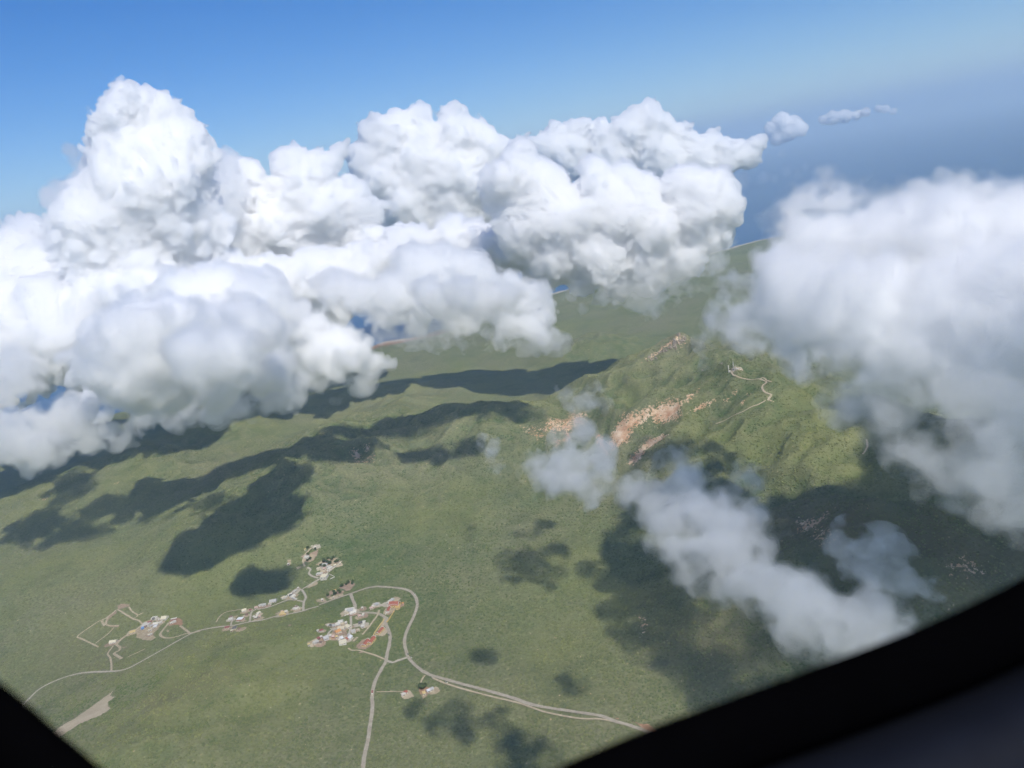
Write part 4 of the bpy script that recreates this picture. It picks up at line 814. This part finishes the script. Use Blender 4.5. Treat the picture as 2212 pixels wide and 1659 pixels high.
cloud('broad white cloud bank sprawling in front of the tower cloud', px_lobes([(320, 690, 110, 2600), (450, 680, 105, 2000), (570, 670, 75, 1900), (555, 746, 80, 1680), (435, 766, 90, 1584), (305, 776, 95, 1440), (740, 765, 55, 1900), (680, 790, 48, 1900), (640, 730, 60, 1950), (800, 790, 36, 1960), (605, 806, 50, 1584), (475, 811, 55, 1488), (355, 836, 50, 1536), (320, 860, 50, 2200), (505, 736, 66, 1161), (415, 748, 62, 1190), (395, 706, 80, 1392), (535, 696, 60, 1440), (275, 706, 70, 1392)], 2200), 6.6, 13, (('veil', 7, .006), ('billow', 0, .03), ('core', -8, .07)), G1, warp=.42, puff=.17, psc=.26, fray=.08, base=405, flat=.6)
cloud('ragged grey cloud strip hanging low over the coastal water', px_lobes([(20, 800, 40, 2500), (130, 900, 40, 2300), (70, 925, 44, 2250), (20, 965, 48, 2200), (190, 915, 34, 2200), (260, 915, 30, 2100), (110, 955, 28, 2150), (20, 830, 38, 2400), (-50, 930, 60, 2300)], 1850), 5.5, 16, (('veil', 9, .004), ('billow', 0, .009), ('core', -8, .018)), G1, **WK)
cloud('ragged grey cloud fringe trailing below the broad bank', px_lobes([(330, 895, 34, 1950), (400, 885, 32, 1850), (470, 875, 32, 1800), (540, 860, 32, 1780), (620, 845, 30, 1800), (700, 835, 28, 1850), (780, 815, 24, 1900)], 1850), 5.5, 54, (('veil', 9, .004), ('billow', 0, .009), ('core', -8, .018)), G1, **WK)
cloud('torn grey cloud fringe hanging below the lumpy coastal cloud', px_lobes([(890, 715, 26), (950, 720, 28), (1010, 722, 28), (1070, 722, 28), (1130, 725, 28), (1180, 735, 24), (1210, 745, 16), (840, 715, 20)], 1950), 4.5, 43, (('veil', 8, .004), ('billow', -1, .009)), G1, **WK)
cloud('thin cloud fringe hanging below the large billowing cloud', px_lobes([(1250, 640, 26), (1310, 640, 28), (1370, 635, 28), (1430, 630, 30), (1480, 600, 28), (1530, 560, 24), (1400, 660, 16)], 2400), 5, 44, (('veil', 8, .004), ('billow', -1, .009)), G1, **WK)
cloud('grey translucent skirt of cloud trailing from the huge soft mass', px_lobes([(1870, 770, 70, 960), (1990, 800, 80, 930), (2120, 840, 85, 900), (2230, 880, 95, 860), (1760, 760, 44, 1000), (1840, 850, 44, 950), (1920, 900, 50, 900), (2000, 950, 55, 860), (2080, 1000, 60, 830), (2160, 1040, 62, 810), (2230, 1090, 60, 790), (1980, 880, 50, 900), (2180, 960, 60, 830), (1700, 720, 30, 1020), (2060, 1060, 36, 800), (2150, 1110, 34, 780)], 900), 3.6, 45, (('veil', 10, .0035), ('billow', 0, .007), ('core', -9, .012)), G1, **WK)
cloud('pale cloud heap filling the gap behind the broad bank', px_lobes([(470, 600, 70), (580, 620, 75), (690, 610, 70), (800, 590, 65), (900, 560, 65), (1000, 540, 65), (1090, 540, 60), (860, 640, 50), (980, 600, 60), (720, 660, 55), (1160, 560, 50)], 2700), 7, 46, BIG, G1, base=420, fray=.04)
cloud('rounded white cloud heads crowding behind the broad bank', px_lobes([(515, 385, 42), (490, 450, 55), (560, 430, 50), (520, 530, 70), (620, 360, 40), (640, 420, 60), (690, 375, 44), (735, 335, 26), (720, 360, 30), (600, 500, 75), (700, 470, 75), (780, 440, 50), (560, 590, 75), (680, 570, 75), (800, 540, 60), (740, 620, 60)], 3100), 7, 15, BIG, G1, base=430)
cloud('brilliant white double-horned cloud standing behind the cloud heads', px_lobes([(915, 232, 14), (900, 250, 28), (865, 268, 34), (835, 310, 52), (900, 300, 42), (830, 380, 70), (910, 370, 75), (978, 258, 32), (985, 305, 52), (1035, 295, 40), (1060, 330, 50), (990, 390, 85), (1070, 420, 80), (880, 450, 80), (980, 470, 75), (790, 340, 34), (1100, 345, 40)], 4300), 9, 16, (('veil', 6, .010), ('billow', 0, .085)), G1, base=430)
cloud('long brilliant white cloud ridge receding toward the open sea', px_lobes([(1405, 240, 24), (1370, 258, 28), (1420, 280, 44), (1355, 300, 48), (1470, 295, 34), (1300, 300, 38), (1250, 288, 30), (1205, 298, 26), (1180, 325, 36), (1150, 318, 24), (1230, 345, 52), (1330, 355, 60), (1430, 345, 60), (1500, 340, 40), (1540, 318, 28), (1585, 322, 26), (1625, 312, 20), (1570, 348, 30), (1520, 375, 38), (1440, 395, 50), (1610, 345, 24)], 6500), 12, 17, (('billow', 0, .075),), G1, base=430)
cloud('large billowing cloud with grey shaded flank over the green plain', px_lobes([(1125, 350, 36), (1095, 400, 56), (1170, 410, 56), (1280, 370, 34), (1300, 400, 50), (1350, 385, 42), (1390, 420, 50), (1330, 460, 70), (1230, 480, 70), (1140, 480, 65), (1480, 405, 42), (1530, 415, 45), (1555, 455, 42), (1500, 470, 56), (1420, 500, 65), (1300, 550, 70), (1200, 560, 60), (1540, 510, 38), (1400, 570, 58), (1470, 550, 45), (1340, 610, 40), (1250, 610, 36), (1420, 612, 32)], 2450), 5.5, 18, BIG, G1, base=400, maxvox=7e6)
cloud('lumpy pale cloud drooping low over the red-earth coast', px_lobes([(960, 560, 48), (1000, 625, 44, 1640), (1075, 635, 40, 1660), (930, 640, 40, 1680), (900, 580, 56), (1020, 580, 50), (850, 630, 52), (940, 640, 66), (1040, 640, 62), (1110, 630, 46), (780, 640, 46), (830, 690, 34), (900, 695, 38), (1000, 695, 42), (1090, 695, 40), (1160, 690, 42), (1150, 640, 38), (1175, 730, 24), (720, 610, 42)], 1950), 5.5, 19, (('veil', 6, .006), ('billow', 0, .026), ('core', -9, .04)), G1, warp=.4, puff=.15, psc=.24, fray=.07, base=400, flat=.7)
cloud('huge soft grey cloud mass drifting beside the mast hill', px_lobes([(1790, 430, 40, 1170), (1740, 480, 50, 1154), (1850, 430, 42, 1170), (1930, 440, 45, 1209), (2010, 440, 45, 1170), (2085, 420, 32, 1170), (2110, 450, 45, 1154), (1800, 530, 80, 1131), (1920, 520, 85, 1131), (2050, 530, 95, 1092), (2180, 530, 85, 1092), (1700, 560, 50, 1092), (1680, 630, 60, 1053), (1770, 650, 100, 1014), (1900, 660, 120, 975), (2050, 680, 130, 975), (2200, 700, 150, 975), (2340, 700, 180, 975), (2330, 560, 120, 1092)], 1300), 4.0, 20, (('veil', 9, .006), ('billow', 0, .019), ('core', -9, .05)), G1, warp=.45, puff=.17, psc=.28, wisp=.05, fray=.1, base=395, flat=.5, maxvox=7e6)
cloud('thin curling scrap of cloud hanging over the rocky peak', px_lobes([(1560, 630, 36), (1600, 690, 45), (1530, 680, 26), (1640, 640, 36), (1545, 740, 28), (1600, 740, 34), (1525, 770, 14), (1510, 640, 20), (1640, 720, 40), (1700, 740, 40), (1720, 790, 30)], 1450), 4, 21, (('veil', 7, .005), ('billow', -1, .010), ('core', -8, .014)), G2, **WK)
W = (('veil', 13, .0035), ('billow', 2, .007), ('core', -7, .016))
cloud('long wispy cloud band trailing down the dark wooded slope', z_lobes([(1460, 1020, 34, 285), (1480, 1075, 48, 280), (1420, 1085, 40, 275), (1375, 1070, 28, 275), (1530, 1120, 66, 280), (1470, 1150, 58, 270), (1580, 1170, 66, 275), (1560, 1225, 58, 270), (1500, 1210, 44, 265), (1640, 1250, 54, 270), (1700, 1290, 54, 270), (1760, 1320, 55, 270), (1830, 1345, 56, 270), (1900, 1355, 48, 270), (1940, 1390, 38, 265), (1840, 1395, 40, 260), (1650, 1140, 34, 280), (1610, 1050, 32, 285), (1645, 1095, 30, 285), (1740, 1375, 30, 255), (1780, 1270, 30, 275), (1860, 1290, 30, 280)]), 3.2, 22, W, G2, maxvox=7e6, **WK)
cloud('faint feathery cloud drifting past the bare ridge top', z_lobes([(1850, 1170, 34, 280), (1900, 1200, 42, 280), (1950, 1235, 40, 280), (1880, 1235, 36, 275), (1820, 1190, 24, 280), (1980, 1265, 28, 275)]), 3, 23, (('veil', 6, .006), ('billow', -2, .012)), G2, **WK)
cloud('small torn cloud veil hanging in front of the orange cliff', z_lobes([(1240, 1000, 44, 330), (1200, 1020, 42, 325), (1280, 990, 40, 330), (1225, 960, 28, 335), (1255, 935, 20, 340), (1300, 1030, 30, 325), (1190, 1060, 30, 320), (1250, 1050, 38, 320), (1150, 1010, 22, 325)]), 3.2, 24, (('veil', 7, .005), ('billow', -1, .009), ('core', -8, .014)), G2, **WK)
cloud('pale wisp of cloud floating above the cliff edge', z_lobes([(1240, 860, 20, 330), (1270, 850, 24, 332), (1295, 870, 20, 330), (1260, 885, 20, 328), (1215, 850, 14, 330)]), 3.2, 25, (('veil', 5, .005), ('billow', -3, .008)), G2, **WK)
cloud('tiny upright puff of cloud before the shaded hillside', z_lobes([(1055, 960, 18, 330), (1062, 985, 18, 325), (1070, 1005, 14, 322), (1045, 950, 12, 332)]), 2.6, 26, (('veil', 3, .006), ('billow', -3, .013)), G2, **WK)
# far out at sea
for k, (lab, L, hd) in enumerate([
    ('small round-topped cloud cluster standing off the end of the cloud ridge', [(1690, 262, 17), (1668, 278, 14), (1715, 268, 15), (1730, 280, 13), (1700, 288, 18), (1650, 300, 11), (1680, 300, 14)], 13000),
    ('low thin cloud row floating just under the sea horizon', [(1780, 258, 10), (1800, 254, 13), (1825, 252, 13), (1850, 250, 9), (1870, 244, 9)], 16000),
    ('tiny farthest cloud tuft sitting on the sea horizon', [(1898, 234, 7), (1912, 236, 8), (1930, 240, 6)], 20000),
    ('flat hazy cloud layer spreading over the sea below the ridge', [(1600, 390, 18), (1650, 385, 14), (1560, 400, 20), (1700, 372, 9), (1740, 358, 8), (1640, 345, 10), (1690, 330, 8)], 7500),
    ('faint lone cloud smudge low over open water', [(1790, 366, 9), (1805, 362, 6), (1672, 387, 8)], 7000),
    ('pair of pale cloud smudges beyond the grey cloud mass', [(2030, 375, 7), (2045, 372, 8), (2010, 380, 6), (2100, 376, 6), (2120, 372, 7)], 7000),
]):
    cloud(lab, px_lobes(L, hd), hd/900, 30+k, (('billow', 0, .04 if k == 0 else .035 if k < 3 else .0025),), G3, levels=3, warp=.25 if k < 3 else .5, psc=.22, puff=.14 if k < 3 else .05, wisp=0 if k < 3 else .2)
# clouds beside the frame whose shadows lie on the land in view
def over(px, py, z, r, k=0):                         # stands where its shadow meets that ground pixel
    g = ground(px, py); t = (z-g[2])/SUN_DIR[2]; s = np.linalg.norm(g-CAM)
    return (g[0]+SUN_DIR[0]*t, g[1]+SUN_DIR[1]*t, z, r*s/F2212)
for k, (lab, L) in enumerate([('small cloud scrap high above the road bend', [(960, 1560, 34), (990, 1545, 26), (1000, 1580, 22), (900, 1530, 16)]), ('ragged cloud scrap high above the hillside road', [(1110, 1590, 40), (1080, 1560, 26), (1130, 1640, 44)]), ('torn cloud tuft high above the green slope', [(1235, 1470, 26), (1210, 1480, 16), (1040, 1420, 22)])]):
    cloud(lab, [over(x, y, 1000, r) for x, y, r in L], 4, 60+k, (('veil', 4, .012), ('billow', -3, .03)), 'cloud scraps overhead', **WK)
cloud('broad cloud shoulder hanging beside the aircraft over the ridge', [(880, 470, 930, 170), (1060, 620, 930, 190), (1130, 850, 960, 190), (760, 330, 910, 130), (960, 360, 940, 150), (1220, 700, 950, 190)], 12, 70, (('veil', 8, .003), ('billow', 0, .010)), 'cloud scraps overhead', base=850)
# =============== the air ===============
Sb = S_+500
V = np.array([(x, y, z) for x in (-Sb, Sb) for y in (-Sb, Sb) for z in (-61, 2000)]); F = np.array([[0, 1, 3, 2], [4, 6, 7, 5], [0, 4, 5, 1], [2, 3, 7, 6], [0, 2, 6, 4], [1, 5, 7, 3]])
def haze_mat():
    t = NT('haze_air'); v = t.n('ShaderNodeVolumePrincipled'); v.inputs['Color'].default_value = (.68, .87, 1, 1); v.inputs['Density'].default_value = HAZE; v.inputs['Anisotropy'].default_value = .1
    t.l(v.outputs[0], t.out.inputs['Volume']); return t.m
struct('haze', mesh_np('haze', V, F, [haze_mat()], False), 'stuff')
